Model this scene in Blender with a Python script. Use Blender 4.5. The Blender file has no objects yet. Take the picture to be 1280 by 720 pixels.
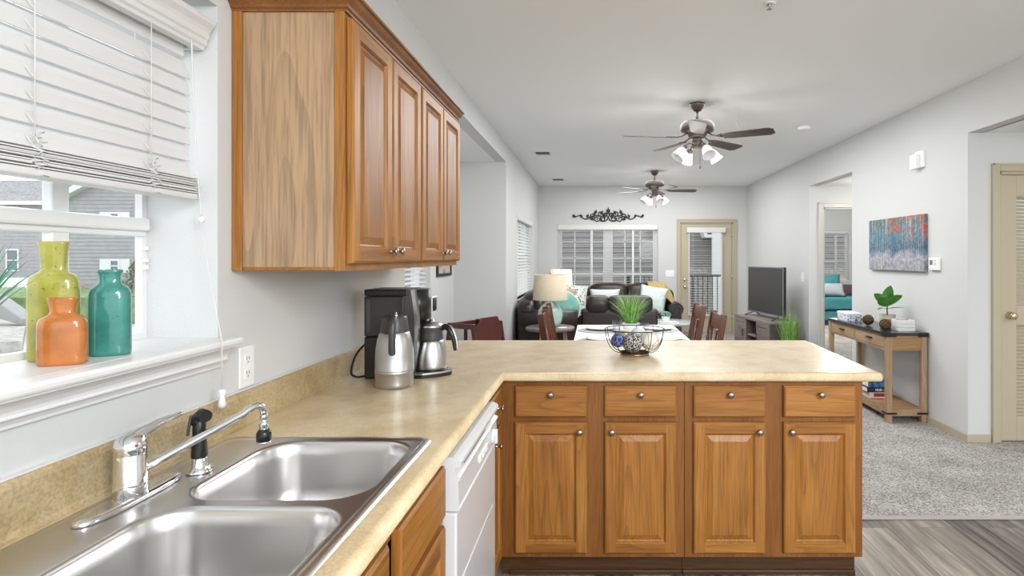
import bpy, bmesh, math, random
from mathutils import Vector, Matrix, Euler
R = math.radians
PI = math.pi
sc = bpy.context.scene
COL = sc.collection
random.seed(7)

# ---------------------------------------------------------------- camera, sky, lights, exposure
cam_data = bpy.data.cameras.new('camera')
cam = bpy.data.objects.new('camera', cam_data)
COL.objects.link(cam)
cam.location = (0, 0, 1.406)
cam.rotation_euler = (R(90), 0, 0)
cam_data.sensor_width = 36
cam_data.lens = 20.25
cam_data.shift_x = -0.0805
cam_data.shift_y = -0.0297
cam_data.clip_end = 300
cam_data.clip_start = 0.02
sc.camera = cam

world = bpy.data.worlds.new('world')
sc.world = world
world.use_nodes = True
wn = world.node_tree.nodes
wn['Background'].inputs[0].default_value = (0.86, 0.93, 1.0, 1)
wn['Background'].inputs[1].default_value = 1.25

def lamp(name, kind, loc, energy, size=0.3, color=(1, 0.97, 0.93), rot=(0, 0, 0), size_y=None):
    d = bpy.data.lights.new(name, kind)
    d.energy = energy
    d.color = color
    if kind == 'AREA':
        d.size = size
        if size_y:
            d.shape = 'RECTANGLE'
            d.size_y = size_y
    elif kind == 'SUN':
        d.angle = size
    else:
        d.shadow_soft_size = size
    o = bpy.data.objects.new(name, d)
    o.location = loc
    o.rotation_euler = rot
    COL.objects.link(o)
    return o

lamp('sun', 'SUN', (0, 0, 10), 1.2, 0.3, (1, 0.97, 0.92), (R(40), 0, R(-150)))
lamp('front_fill_area', 'AREA', (1.35, -0.9, 2.62), 80, 1.5, (0.97, 0.985, 1), (R(48), 0, R(-4)))  # unseen area light added behind the camera, tilted forward as frontal fill
lamp('front_fill_point', 'POINT', (2.1, -1.4, 1.80), 84, 0.35, (0.96, 0.985, 1))  # added soft point near camera height, frontal light like a flash
lamp('dining_fill_area', 'AREA', (0.95, 5.6, 2.735), 60, 2.1, (0.98, 0.99, 1), size_y=3.0)  # added fill panel just under the ceiling, not an actual fixture
lamp('living_fill_area', 'AREA', (0.95, 9.0, 2.735), 38, 2.1, (1, 1, 1), size_y=2.2)  # second added ceiling fill, lifts the far half of the room
lamp('fan_bulbs', 'POINT', (0.893, 5.0, 2.24), 6, 0.25, (1, 0.99, 0.97))
lamp('fan_bulbs', 'POINT', (0.93, 8.9, 2.24), 6, 0.25, (1, 0.99, 0.97))
lamp('hall_lamp', 'POINT', (3.5, 7.0, 2.2), 6, 0.10)
lamp('closet_hall_fill', 'AREA', (4.1, 2.2, 2.33), 16, 0.8)  # added unseen area light that brightens the side hall
lamp('bedroom_fill', 'POINT', (4.6, 10.6, 2.4), 95, 0.15)  # added unseen point light that brightens the bedroom walls

sc.view_settings.view_transform = 'Standard'
sc.view_settings.look = 'None'
sc.view_settings.gamma = 1
sc.view_settings.exposure = 0.8
sc.view_settings.use_curve_mapping = False
try:
    sc.cycles.use_denoising = True
    sc.cycles.max_bounces = 10
    sc.cycles.diffuse_bounces = 6
    sc.cycles.caustics_reflective = False
    sc.cycles.caustics_refractive = False
    sc.cycles.sample_clamp_indirect = 6
except Exception:
    pass

# ---------------------------------------------------------------- materials
def new_mat(name):
    m = bpy.data.materials.new(name)
    m.use_nodes = True
    nt = m.node_tree
    return m, nt, nt.nodes['Principled BSDF']

def mat(name, color, rough=0.5, metal=0.0, noise=0.0, nscale=8.0, bump=0.0, bscale=60.0, coat=0.0, emit=None, trans=0.0, spec=0.5, sheen=0.0, alpha=1.0):
    m, nt, b = new_mat(name)
    N, L = nt.nodes, nt.links
    b.inputs['Base Color'].default_value = (*color, 1)
    b.inputs['Roughness'].default_value = rough
    b.inputs['Metallic'].default_value = metal
    b.inputs['Specular IOR Level'].default_value = spec
    b.inputs['Coat Weight'].default_value = coat
    b.inputs['Transmission Weight'].default_value = trans
    b.inputs['Sheen Weight'].default_value = sheen
    if emit:
        b.inputs['Emission Color'].default_value = (*emit[:3], 1)
        b.inputs['Emission Strength'].default_value = emit[3]
    tc = N.new('ShaderNodeTexCoord')
    if noise > 0:
        n = N.new('ShaderNodeTexNoise')
        n.inputs['Scale'].default_value = nscale
        n.inputs['Detail'].default_value = 5
        L.new(tc.outputs['Object'], n.inputs['Vector'])
        r = N.new('ShaderNodeValToRGB')
        r.color_ramp.elements[0].position = 0.3
        r.color_ramp.elements[1].position = 0.7
        r.color_ramp.elements[0].color = (*[max(0, c * (1 - noise)) for c in color], 1)
        r.color_ramp.elements[1].color = (*[min(1, c * (1 + noise)) for c in color], 1)
        L.new(n.outputs['Fac'], r.inputs['Fac'])
        L.new(r.outputs['Color'], b.inputs['Base Color'])
    if bump > 0:
        n2 = N.new('ShaderNodeTexNoise')
        n2.inputs['Scale'].default_value = bscale
        n2.inputs['Detail'].default_value = 4
        L.new(tc.outputs['Object'], n2.inputs['Vector'])
        bp = N.new('ShaderNodeBump')
        bp.inputs['Strength'].default_value = bump
        bp.inputs['Distance'].default_value = 0.01
        L.new(n2.outputs['Fac'], bp.inputs['Height'])
        L.new(bp.outputs['Normal'], b.inputs['Normal'])
    return m

def wood(name, cols, axis='Z', rough=0.42, freq=14.0, pore=0.28, coat=0.06, stretch=0.9, rings=0.35):
    """wood with grain running along axis; cols = dark, mid, light"""
    m, nt, b = new_mat(name)
    N, L = nt.nodes, nt.links
    tc = N.new('ShaderNodeTexCoord')
    oi = N.new('ShaderNodeObjectInfo')
    mul = N.new('ShaderNodeMath'); mul.operation = 'MULTIPLY'; mul.inputs[1].default_value = 13.0
    L.new(oi.outputs['Random'], mul.inputs[0])
    add = N.new('ShaderNodeVectorMath'); add.operation = 'ADD'
    L.new(tc.outputs['Object'], add.inputs[0])
    L.new(mul.outputs[0], add.inputs[1])
    def mapped(along, across):
        mp = N.new('ShaderNodeMapping')
        s = [across] * 3
        s['XYZ'.index(axis)] = along
        mp.inputs['Scale'].default_value = s
        L.new(add.outputs[0], mp.inputs['Vector'])
        return mp
    m1 = mapped(stretch, freq * 0.45)
    n1 = N.new('ShaderNodeTexNoise')
    n1.inputs['Scale'].default_value = 1.0
    n1.inputs['Detail'].default_value = 6
    n1.inputs['Roughness'].default_value = 0.55
    n1.inputs['Distortion'].default_value = 0.7
    L.new(m1.outputs[0], n1.inputs['Vector'])
    ramp = N.new('ShaderNodeValToRGB')
    e = ramp.color_ramp.elements
    e[0].position = 0.30; e[0].color = (*cols[0], 1)
    e[1].position = 0.72; e[1].color = (*cols[2], 1)
    x = e.new(0.5); x.color = (*cols[1], 1)
    L.new(n1.outputs['Fac'], ramp.inputs['Fac'])
    # growth rings
    m3 = mapped(stretch * 0.42, freq * 0.42)
    n3 = N.new('ShaderNodeTexNoise'); n3.inputs['Scale'].default_value = 0.9; n3.inputs['Detail'].default_value = 2
    L.new(m3.outputs[0], n3.inputs['Vector'])
    k = N.new('ShaderNodeMath'); k.operation = 'MULTIPLY'; k.inputs[1].default_value = 22.0
    L.new(n3.outputs['Fac'], k.inputs[0])
    fr = N.new('ShaderNodeMath'); fr.operation = 'FRACT'
    L.new(k.outputs[0], fr.inputs[0])
    r3 = N.new('ShaderNodeValToRGB')
    r3.color_ramp.elements[0].position = 0.0; r3.color_ramp.elements[0].color = (1 - rings, 1 - rings, 1 - rings, 1)
    r3.color_ramp.elements[1].position = 0.45; r3.color_ramp.elements[1].color = (1, 1, 1, 1)
    L.new(fr.outputs[0], r3.inputs['Fac'])
    mx0 = N.new('ShaderNodeMix'); mx0.data_type = 'RGBA'; mx0.blend_type = 'MULTIPLY'
    mx0.inputs['Factor'].default_value = 0.7
    L.new(ramp.outputs['Color'], mx0.inputs['A']); L.new(r3.outputs['Color'], mx0.inputs['B'])
    # pores
    m2 = mapped(stretch * 7, freq * 22)
    n2 = N.new('ShaderNodeTexNoise'); n2.inputs['Scale'].default_value = 1.0; n2.inputs['Detail'].default_value = 3
    L.new(m2.outputs[0], n2.inputs['Vector'])
    r2 = N.new('ShaderNodeValToRGB')
    r2.color_ramp.elements[0].position = 0.38; r2.color_ramp.elements[0].color = (1 - pore, 1 - pore, 1 - pore, 1)
    r2.color_ramp.elements[1].position = 0.55; r2.color_ramp.elements[1].color = (1, 1, 1, 1)
    L.new(n2.outputs['Fac'], r2.inputs['Fac'])
    mx = N.new('ShaderNodeMix'); mx.data_type = 'RGBA'; mx.blend_type = 'MULTIPLY'
    mx.inputs['Factor'].default_value = 1.0
    L.new(mx0.outputs['Result'], mx.inputs['A']); L.new(r2.outputs['Color'], mx.inputs['B'])
    L.new(mx.outputs['Result'], b.inputs['Base Color'])
    b.inputs['Roughness'].default_value = rough
    b.inputs['Coat Weight'].default_value = coat
    b.inputs['Coat Roughness'].default_value = 0.25
    b.inputs['Specular IOR Level'].default_value = 0.35
    bp = N.new('ShaderNodeBump'); bp.inputs['Strength'].default_value = 0.08; bp.inputs['Distance'].default_value = 0.003
    L.new(n2.outputs['Fac'], bp.inputs['Height'])
    L.new(bp.outputs['Normal'], b.inputs['Normal'])
    return m

def speckle(name, c1, c2, c3, scale, rough, fine=120.0, coat=0.0, fine_amt=0.5):
    m, nt, b = new_mat(name)
    N, L = nt.nodes, nt.links
    tc = N.new('ShaderNodeTexCoord')
    n1 = N.new('ShaderNodeTexNoise'); n1.inputs['Scale'].default_value = scale; n1.inputs['Detail'].default_value = 8
    n1.inputs['Roughness'].default_value = 0.65
    L.new(tc.outputs['Object'], n1.inputs['Vector'])
    r = N.new('ShaderNodeValToRGB'); e = r.color_ramp.elements
    e[0].position = 0.32; e[0].color = (*c1, 1); e[1].position = 0.68; e[1].color = (*c3, 1)
    x = e.new(0.5); x.color = (*c2, 1)
    L.new(n1.outputs['Fac'], r.inputs['Fac'])
    n2 = N.new('ShaderNodeTexNoise'); n2.inputs['Scale'].default_value = fine; n2.inputs['Detail'].default_value = 3
    L.new(tc.outputs['Object'], n2.inputs['Vector'])
    r2 = N.new('ShaderNodeValToRGB')
    r2.color_ramp.elements[0].position = 0.35; r2.color_ramp.elements[0].color = (1 - fine_amt, 1 - fine_amt, 1 - fine_amt, 1)
    r2.color_ramp.elements[1].position = 0.6; r2.color_ramp.elements[1].color = (1, 1, 1, 1)
    L.new(n2.outputs['Fac'], r2.inputs['Fac'])
    mx = N.new('ShaderNodeMix'); mx.data_type = 'RGBA'; mx.blend_type = 'MULTIPLY'; mx.inputs['Factor'].default_value = 1
    L.new(r.outputs['Color'], mx.inputs['A']); L.new(r2.outputs['Color'], mx.inputs['B'])
    L.new(mx.outputs['Result'], b.inputs['Base Color'])
    b.inputs['Roughness'].default_value = rough
    b.inputs['Coat Weight'].default_value = coat
    return m, nt, b, n2

def pattern(name, kind, c1, c2, scale, lo=0.3, hi=0.4, rough=0.6):
    m, nt, b = new_mat(name)
    N, L = nt.nodes, nt.links
    tc = N.new('ShaderNodeTexCoord')
    v = N.new('ShaderNodeTexVoronoi')
    v.inputs['Scale'].default_value = scale
    if kind == 'cracks':
        v.feature = 'DISTANCE_TO_EDGE'
    L.new(tc.outputs['Object'], v.inputs['Vector'])
    r = N.new('ShaderNodeValToRGB')
    r.color_ramp.elements[0].position = lo; r.color_ramp.elements[0].color = (*c1, 1)
    r.color_ramp.elements[1].position = hi; r.color_ramp.elements[1].color = (*c2, 1)
    L.new(v.outputs['Distance'], r.inputs['Fac'])
    L.new(r.outputs['Color'], b.inputs['Base Color'])
    b.inputs['Roughness'].default_value = rough
    return m

def planks(name):
    m, nt, b = new_mat(name)
    N, L = nt.nodes, nt.links
    tc = N.new('ShaderNodeTexCoord')
    mp = N.new('ShaderNodeMapping'); mp.inputs['Rotation'].default_value = (0, 0, R(90))
    L.new(tc.outputs['Object'], mp.inputs['Vector'])
    br = N.new('ShaderNodeTexBrick')
    br.inputs['Scale'].default_value = 1
    br.inputs['Brick Width'].default_value = 1.2
    br.inputs['Row Height'].default_value = 0.17
    br.inputs['Mortar Size'].default_value = 0.0015
    br.inputs['Color1'].default_value = (0, 0, 0, 1)
    br.inputs['Color2'].default_value = (1, 1, 1, 1)
    br.inputs['Mortar'].default_value = (0.4, 0.4, 0.4, 1)
    br.inputs['Bias'].default_value = 0.0
    L.new(mp.outputs[0], br.inputs['Vector'])
    mp2 = N.new('ShaderNodeMapping'); mp2.inputs['Scale'].default_value = (26, 1.5, 1)
    L.new(tc.outputs['Object'], mp2.inputs['Vector'])
    off = N.new('ShaderNodeVectorMath'); off.operation = 'ADD'
    sc_ = N.new('ShaderNodeVectorMath'); sc_.operation = 'SCALE'; sc_.inputs['Scale'].default_value = 20
    L.new(br.outputs['Color'], sc_.inputs[0])
    L.new(mp2.outputs[0], off.inputs[0]); L.new(sc_.outputs[0], off.inputs[1])
    n = N.new('ShaderNodeTexNoise'); n.inputs['Scale'].default_value = 1.0; n.inputs['Detail'].default_value = 8
    n.inputs['Roughness'].default_value = 0.65; n.inputs['Distortion'].default_value = 0.6
    L.new(off.outputs[0], n.inputs['Vector'])
    add = N.new('ShaderNodeMath'); add.operation = 'MULTIPLY_ADD'; add.inputs[1].default_value = 0.30
    L.new(br.outputs['Color'], add.inputs[0]); L.new(n.outputs['Fac'], add.inputs[2])
    r = N.new('ShaderNodeValToRGB'); e = r.color_ramp.elements
    e[0].position = 0.43; e[0].color = (0.05, 0.042, 0.037, 1)
    e[1].position = 0.95; e[1].color = (0.44, 0.375, 0.31, 1)
    x = e.new(0.66); x.color = (0.18, 0.154, 0.132, 1)
    L.new(add.outputs[0], r.inputs['Fac'])
    mx = N.new('ShaderNodeMix'); mx.data_type = 'RGBA'; mx.blend_type = 'MULTIPLY'
    inv = N.new('ShaderNodeMath'); inv.operation = 'MULTIPLY'; inv.inputs[1].default_value = 0.6
    L.new(br.outputs['Fac'], inv.inputs[0]); L.new(inv.outputs[0], mx.inputs['Factor'])
    mx.inputs['B'].default_value = (0.1, 0.1, 0.1, 1)
    L.new(r.outputs['Color'], mx.inputs['A'])
    L.new(mx.outputs['Result'], b.inputs['Base Color'])
    b.inputs['Roughness'].default_value = 0.42
    return m

def brushed(name, color, rough=0.3, axis='Z'):
    m, nt, b = new_mat(name)
    N, L = nt.nodes, nt.links
    tc = N.new('ShaderNodeTexCoord')
    mp = N.new('ShaderNodeMapping')
    s = [6, 6, 6]; s['XYZ'.index(axis)] = 400
    mp.inputs['Scale'].default_value = s
    L.new(tc.outputs['Object'], mp.inputs['Vector'])
    n = N.new('ShaderNodeTexNoise'); n.inputs['Scale'].default_value = 1; n.inputs['Detail'].default_value = 3
    L.new(mp.outputs[0], n.inputs['Vector'])
    r = N.new('ShaderNodeMapRange')
    r.inputs['To Min'].default_value = rough - 0.02; r.inputs['To Max'].default_value = rough + 0.04
    L.new(n.outputs['Fac'], r.inputs['Value'])
    L.new(r.outputs['Result'], b.inputs['Roughness'])
    b.inputs['Base Color'].default_value = (*color, 1)
    b.inputs['Metallic'].default_value = 1
    return m

def glass_mat(name, tint=(1, 1, 1), refl=0.22, base=0.004):
    m = bpy.data.materials.new(name)
    m.use_nodes = True
    nt = m.node_tree; N, L = nt.nodes, nt.links
    N.remove(N['Principled BSDF'])
    t = N.new('ShaderNodeBsdfTransparent'); t.inputs[0].default_value = (*tint, 1)
    g = N.new('ShaderNodeBsdfGlossy'); g.inputs['Roughness'].default_value = 0.03
    mx = N.new('ShaderNodeMixShader')
    lw = N.new('ShaderNodeLayerWeight'); lw.inputs['Blend'].default_value = 0.3
    mr = N.new('ShaderNodeMapRange'); mr.inputs['To Min'].default_value = base; mr.inputs['To Max'].default_value = refl
    L.new(lw.outputs['Facing'], mr.inputs['Value']); L.new(mr.outputs['Result'], mx.inputs['Fac'])
    L.new(t.outputs[0], mx.inputs[1]); L.new(g.outputs[0], mx.inputs[2])
    L.new(mx.outputs[0], N['Material Output'].inputs['Surface'])
    return m

M = {}
M['wall'] = mat('wall_paint', (0.615, 0.62, 0.61), 0.85, bump=0.12, bscale=140)
M['ceiling'] = mat('ceiling_paint', (0.87, 0.885, 0.885), 0.9, bump=0.10, bscale=90)
M['white'] = mat('white_trim', (0.75, 0.75, 0.745), 0.35)
M['whiteplastic'] = mat('white_plastic', (0.84, 0.84, 0.82), 0.3)
M['blind'] = mat('blind_white', (0.69, 0.69, 0.685), 0.4)
M['beige'] = mat('beige_trim', (0.46, 0.40, 0.285), 0.4)
M['beigedark'] = mat('beige_louver', (0.55, 0.47, 0.33), 0.45)
M['planks'] = planks('plank_floor')
cp = speckle('carpet', (0.42, 0.395, 0.365), (0.55, 0.52, 0.485), (0.66, 0.63, 0.59), 3.0, 0.95, fine=110, fine_amt=0.72)
M['carpet'] = cp[0]
_bp = cp[1].nodes.new('ShaderNodeBump'); _bp.inputs['Strength'].default_value = 0.9; _bp.inputs['Distance'].default_value = 0.02
cp[1].links.new(cp[3].outputs['Fac'], _bp.inputs['Height']); cp[1].links.new(_bp.outputs['Normal'], cp[2].inputs['Normal'])
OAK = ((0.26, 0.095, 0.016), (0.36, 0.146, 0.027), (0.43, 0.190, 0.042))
M['oak_v'] = wood('oak_vertical', OAK, 'Z')
M['oak_h'] = wood('oak_horizontal', OAK, 'X')
M['oak_y'] = wood('oak_depthwise', OAK, 'Y')
OAK2 = ((0.18, 0.063, 0.011), (0.235, 0.086, 0.016), (0.29, 0.115, 0.025))
M['oakframe'] = wood('oak_frame', OAK2, 'Z', rings=0.2)
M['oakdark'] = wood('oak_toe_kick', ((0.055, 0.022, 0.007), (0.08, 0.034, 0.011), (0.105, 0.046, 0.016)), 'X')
M['oakside'] = wood('oak_end_panel', ((0.34, 0.205, 0.105), (0.41, 0.262, 0.148), (0.46, 0.305, 0.18)), 'Z', rough=0.3, freq=6.5, rings=0.26, pore=0.25, coat=0.25)
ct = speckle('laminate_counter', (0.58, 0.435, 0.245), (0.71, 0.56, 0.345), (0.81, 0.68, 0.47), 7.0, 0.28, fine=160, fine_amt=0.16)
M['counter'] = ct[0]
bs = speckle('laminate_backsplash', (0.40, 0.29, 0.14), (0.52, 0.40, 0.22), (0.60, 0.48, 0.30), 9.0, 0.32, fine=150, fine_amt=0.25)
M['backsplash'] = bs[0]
M['steel'] = brushed('brushed_steel', (0.62, 0.61, 0.60), 0.28, 'Y')
M['steelv'] = brushed('brushed_steel_carafe', (0.56, 0.555, 0.55), 0.34, 'Z')
M['chrome'] = mat('chrome', (0.80, 0.80, 0.82), 0.06, 1.0)
M['nickel'] = mat('knob_nickel', (0.40, 0.36, 0.31), 0.2, 1.0)
M['brass'] = mat('brass', (0.75, 0.62, 0.38), 0.2, 1.0)
M['black'] = mat('black_plastic', (0.012, 0.012, 0.012), 0.28)
M['blackmatte'] = mat('black_matte', (0.018, 0.017, 0.017), 0.55)
M['smoke'] = mat('smoked_plastic', (0.035, 0.028, 0.024), 0.12)
M['charcoal'] = mat('charcoal_plastic', (0.055, 0.053, 0.052), 0.35)
M['appliance'] = mat('appliance_white', (0.68, 0.69, 0.70), 0.25, coat=0.3)
M['appgray'] = mat('appliance_gray', (0.55, 0.56, 0.57), 0.35)
M['glass'] = glass_mat('window_glass')
M['tumbler'] = glass_mat('drinking_glass', (0.86, 0.88, 0.90), 0.6, 0.08)
M['bronze'] = mat('fan_bronze', (0.050, 0.033, 0.027), 0.4, 0.2)
M['blade'] = wood('fan_blade', ((0.06, 0.045, 0.038), (0.085, 0.066, 0.055), (0.11, 0.088, 0.075)), 'X', rings=0.15, rough=0.45)
M['frost'] = mat('frosted_shade', (0.66, 0.66, 0.66), 0.35, emit=(1, 0.97, 0.93, 0.06))
M['iron'] = mat('wrought_iron', (0.018, 0.016, 0.015), 0.5, 0.4)
M['leather'] = mat('brown_leather', (0.022, 0.0135, 0.012), 0.30, noise=0.35, nscale=6, bump=0.25, bscale=70)
M['mustard'] = mat('mustard_throw', (0.46, 0.32, 0.12), 0.9, noise=0.25, nscale=25, bump=0.3, bscale=90)
M['lampshade'] = mat('linen_shade', (0.56, 0.47, 0.35), 0.8, noise=0.08, nscale=60)
M['lampshade_lit'] = mat('linen_shade_pale', (0.72, 0.66, 0.55), 0.8, emit=(1, 0.9, 0.72, 0.18))
M['seaglass'] = mat('sea_glass', (0.36, 0.52, 0.47), 0.14, noise=0.15, nscale=7, coat=0.4)
M['teal'] = mat('teal_fabric', (0.18, 0.42, 0.36), 0.8, noise=0.2, nscale=12)
M['aqua'] = mat('aqua_fabric', (0.60, 0.70, 0.67), 0.85, noise=0.12, nscale=18)
M['cream'] = mat('cream_fabric', (0.74, 0.70, 0.62), 0.85)
M['palegray'] = mat('pale_gray_fabric', (0.62, 0.65, 0.65), 0.85)
M['leafprint'] = pattern('leaf_print', 'cells', (0.16, 0.25, 0.21), (0.70, 0.71, 0.68), 26, 0.30, 0.55, 0.85)
M['cherry'] = wood('cherry_chair', ((0.10, 0.028, 0.012), (0.14, 0.042, 0.018), (0.19, 0.062, 0.026)), 'Z', rings=0.2, rough=0.25, coat=0.4)
M['mahogany'] = wood('mahogany_high_chair', ((0.075, 0.016, 0.014), (0.10, 0.022, 0.018), (0.13, 0.03, 0.025)), 'Z', rings=0.15, rough=0.3, coat=0.3)
M['tablewhite'] = mat('table_white', (0.84, 0.84, 0.85), 0.35)
M['tablegray'] = mat('table_gray', (0.42, 0.44, 0.46), 0.25, noise=0.2, nscale=6)
M['sidetable'] = wood('side_table_top', ((0.14, 0.11, 0.10), (0.19, 0.155, 0.14), (0.24, 0.20, 0.18)), 'X', rings=0.15)
M['sideleg'] = wood('side_table_leg', ((0.34, 0.27, 0.20), (0.42, 0.34, 0.26), (0.48, 0.40, 0.31)), 'Z', rings=0.1)
M['placemat'] = mat('placemat', (0.36, 0.38, 0.37), 0.9, bump=0.4, bscale=150)
M['porcelain'] = mat('porcelain', (0.84, 0.84, 0.84), 0.15, coat=0.3)
M['grass'] = mat('grass_blade', (0.16, 0.36, 0.06), 0.5, noise=0.5, nscale=30)
M['grasslight'] = mat('grass_blade_light', (0.30, 0.46, 0.14), 0.5, noise=0.4, nscale=30)
M['grassdark'] = mat('spiky_leaf', (0.02, 0.20, 0.09), 0.4, noise=0.5, nscale=20)
M['leaf'] = mat('fiddle_leaf', (0.05, 0.20, 0.025), 0.35, noise=0.3, nscale=25)
M['succulent'] = mat('succulent', (0.16, 0.34, 0.22), 0.5)
M['soil'] = mat('soil', (0.05, 0.035, 0.025), 0.95, noise=0.5, nscale=60)
M['stone'] = mat('concrete_pot', (0.36, 0.32, 0.27), 0.85, noise=0.25, nscale=40)
M['rattan'] = pattern('rattan', 'cracks', (0.18, 0.10, 0.05), (0.035, 0.018, 0.01), 55, 0.05, 0.12, 0.8)
M['blueball'] = pattern('blue_rattan', 'cracks', (0.16, 0.21, 0.45), (0.03, 0.045, 0.16), 45, 0.06, 0.13, 0.8)
M['bwball'] = pattern('black_white_ball', 'cracks', (0.62, 0.60, 0.55), (0.03, 0.028, 0.026), 75, 0.07, 0.1, 0.6)
M['crackball'] = pattern('crackle_ball', 'cracks', (0.16, 0.10, 0.05), (0.82, 0.79, 0.70), 18, 0.012, 0.03, 0.5)
M['aquaball'] = pattern('aqua_mosaic', 'cells', (0.40, 0.56, 0.52), (0.70, 0.76, 0.72), 45, 0.2, 0.5, 0.5)
M['yellowball'] = pattern('cream_mosaic', 'cells', (0.80, 0.74, 0.58), (0.40, 0.32, 0.18), 50, 0.35, 0.6, 0.5)
M['copper'] = mat('copper_base', (0.42, 0.24, 0.11), 0.35, 0.8)
M['tvframe'] = mat('tv_frame', (0.36, 0.36, 0.37), 0.3, 0.7)
M['screen'] = mat('tv_screen', (0.045, 0.045, 0.046), 0.42)
M['graywood'] = wood('weathered_wood', ((0.15, 0.125, 0.11), (0.23, 0.195, 0.175), (0.31, 0.27, 0.245)), 'Y', rings=0.2, rough=0.6, coat=0)
M['graywooddark'] = wood('weathered_wood_dark', ((0.075, 0.06, 0.05), (0.11, 0.09, 0.075), (0.15, 0.12, 0.10)), 'Y', rings=0.2, rough=0.6, coat=0)
PINE = ((0.30, 0.19, 0.10), (0.39, 0.26, 0.15), (0.47, 0.33, 0.21))
M['pine_y'] = wood('pine_lengthwise', PINE, 'Y', rings=0.25, rough=0.5, coat=0)
M['pine_x'] = wood('pine_crosswise', ((0.30, 0.16, 0.065), (0.38, 0.21, 0.09), (0.46, 0.28, 0.13)), 'X', rings=0.25, rough=0.5, coat=0)
M['pine_z'] = wood('pine_upright', PINE, 'Z', rings=0.25, rough=0.5, coat=0)
M['slate'] = mat('slate_top', (0.035, 0.033, 0.036), 0.22, noise=0.3, nscale=15)
M['bedteal'] = mat('bed_teal', (0.035, 0.19, 0.21), 0.85, noise=0.15, nscale=8)
M['bedgray'] = mat('bed_gray', (0.30, 0.33, 0.36), 0.8)
M['maroon'] = mat('maroon_fabric', (0.07, 0.035, 0.04), 0.85)
M['siding'] = mat('siding', (0.235, 0.215, 0.21), 0.8, noise=0.08, nscale=3)
M['sidinglow'] = pattern('stone_veneer', 'cracks', (0.22, 0.20, 0.19), (0.38, 0.355, 0.33), 7.0, 0.02, 0.10, 0.9)
M['roof'] = mat('shingle_roof', (0.30, 0.29, 0.29), 0.9, noise=0.25, nscale=6)
M['gravel'] = mat('gravel', (0.36, 0.35, 0.32), 0.95, noise=0.35, nscale=5, bump=0.5, bscale=20)
M['lawn'] = mat('lawn', (0.16, 0.24, 0.09), 0.95, noise=0.4, nscale=3)
M['road'] = mat('concrete_road', (0.55, 0.55, 0.54), 0.9, noise=0.08, nscale=2)
M['shrub'] = mat('shrub_leaf', (0.09, 0.15, 0.07), 0.8, noise=0.4, nscale=9)
M['siding_light'] = mat('siding_light', (0.36, 0.345, 0.35), 0.8, noise=0.08, nscale=3)
M['pane'] = mat('dark_pane', (0.14, 0.18, 0.20), 0.15)
def glaze(name, c, spots):
    m, nt, b = new_mat(name)
    N, L = nt.nodes, nt.links
    tc = N.new('ShaderNodeTexCoord')
    n = N.new('ShaderNodeTexNoise'); n.inputs['Scale'].default_value = 20; n.inputs['Detail'].default_value = 4
    L.new(tc.outputs['Object'], n.inputs['Vector'])
    r = N.new('ShaderNodeValToRGB'); e = r.color_ramp.elements
    e[0].position = 0.25; e[0].color = (*[x * 0.72 for x in c], 1); e[1].position = 0.65; e[1].color = (*[min(1, x * 1.15) for x in c], 1)
    L.new(n.outputs['Fac'], r.inputs['Fac'])
    n2 = N.new('ShaderNodeTexNoise'); n2.inputs['Scale'].default_value = 130; n2.inputs['Detail'].default_value = 2
    L.new(tc.outputs['Object'], n2.inputs['Vector'])
    r2 = N.new('ShaderNodeValToRGB')
    r2.color_ramp.elements[0].position = 0.27; r2.color_ramp.elements[0].color = (*spots, 1)
    r2.color_ramp.elements[1].position = 0.34; r2.color_ramp.elements[1].color = (1, 1, 1, 1)
    L.new(n2.outputs['Fac'], r2.inputs['Fac'])
    mx = N.new('ShaderNodeMix'); mx.data_type = 'RGBA'; mx.blend_type = 'MULTIPLY'; mx.inputs['Factor'].default_value = 1
    L.new(r.outputs['Color'], mx.inputs['A']); L.new(r2.outputs['Color'], mx.inputs['B'])
    L.new(mx.outputs['Result'], b.inputs['Base Color'])
    b.inputs['Roughness'].default_value = 0.14
    b.inputs['Coat Weight'].default_value = 0.5
    b.inputs['Coat Roughness'].default_value = 0.05
    return m
M['limeglaze'] = glaze('lime_glaze', (0.36, 0.345, 0.06), (0.45, 0.35, 0.2))
M['orangeglaze'] = glaze('orange_glaze', (0.47, 0.155, 0.032), (0.8, 0.6, 0.5))
M['tealglaze'] = glaze('teal_glaze', (0.042, 0.22, 0.185), (0.6, 0.6, 0.5))
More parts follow.
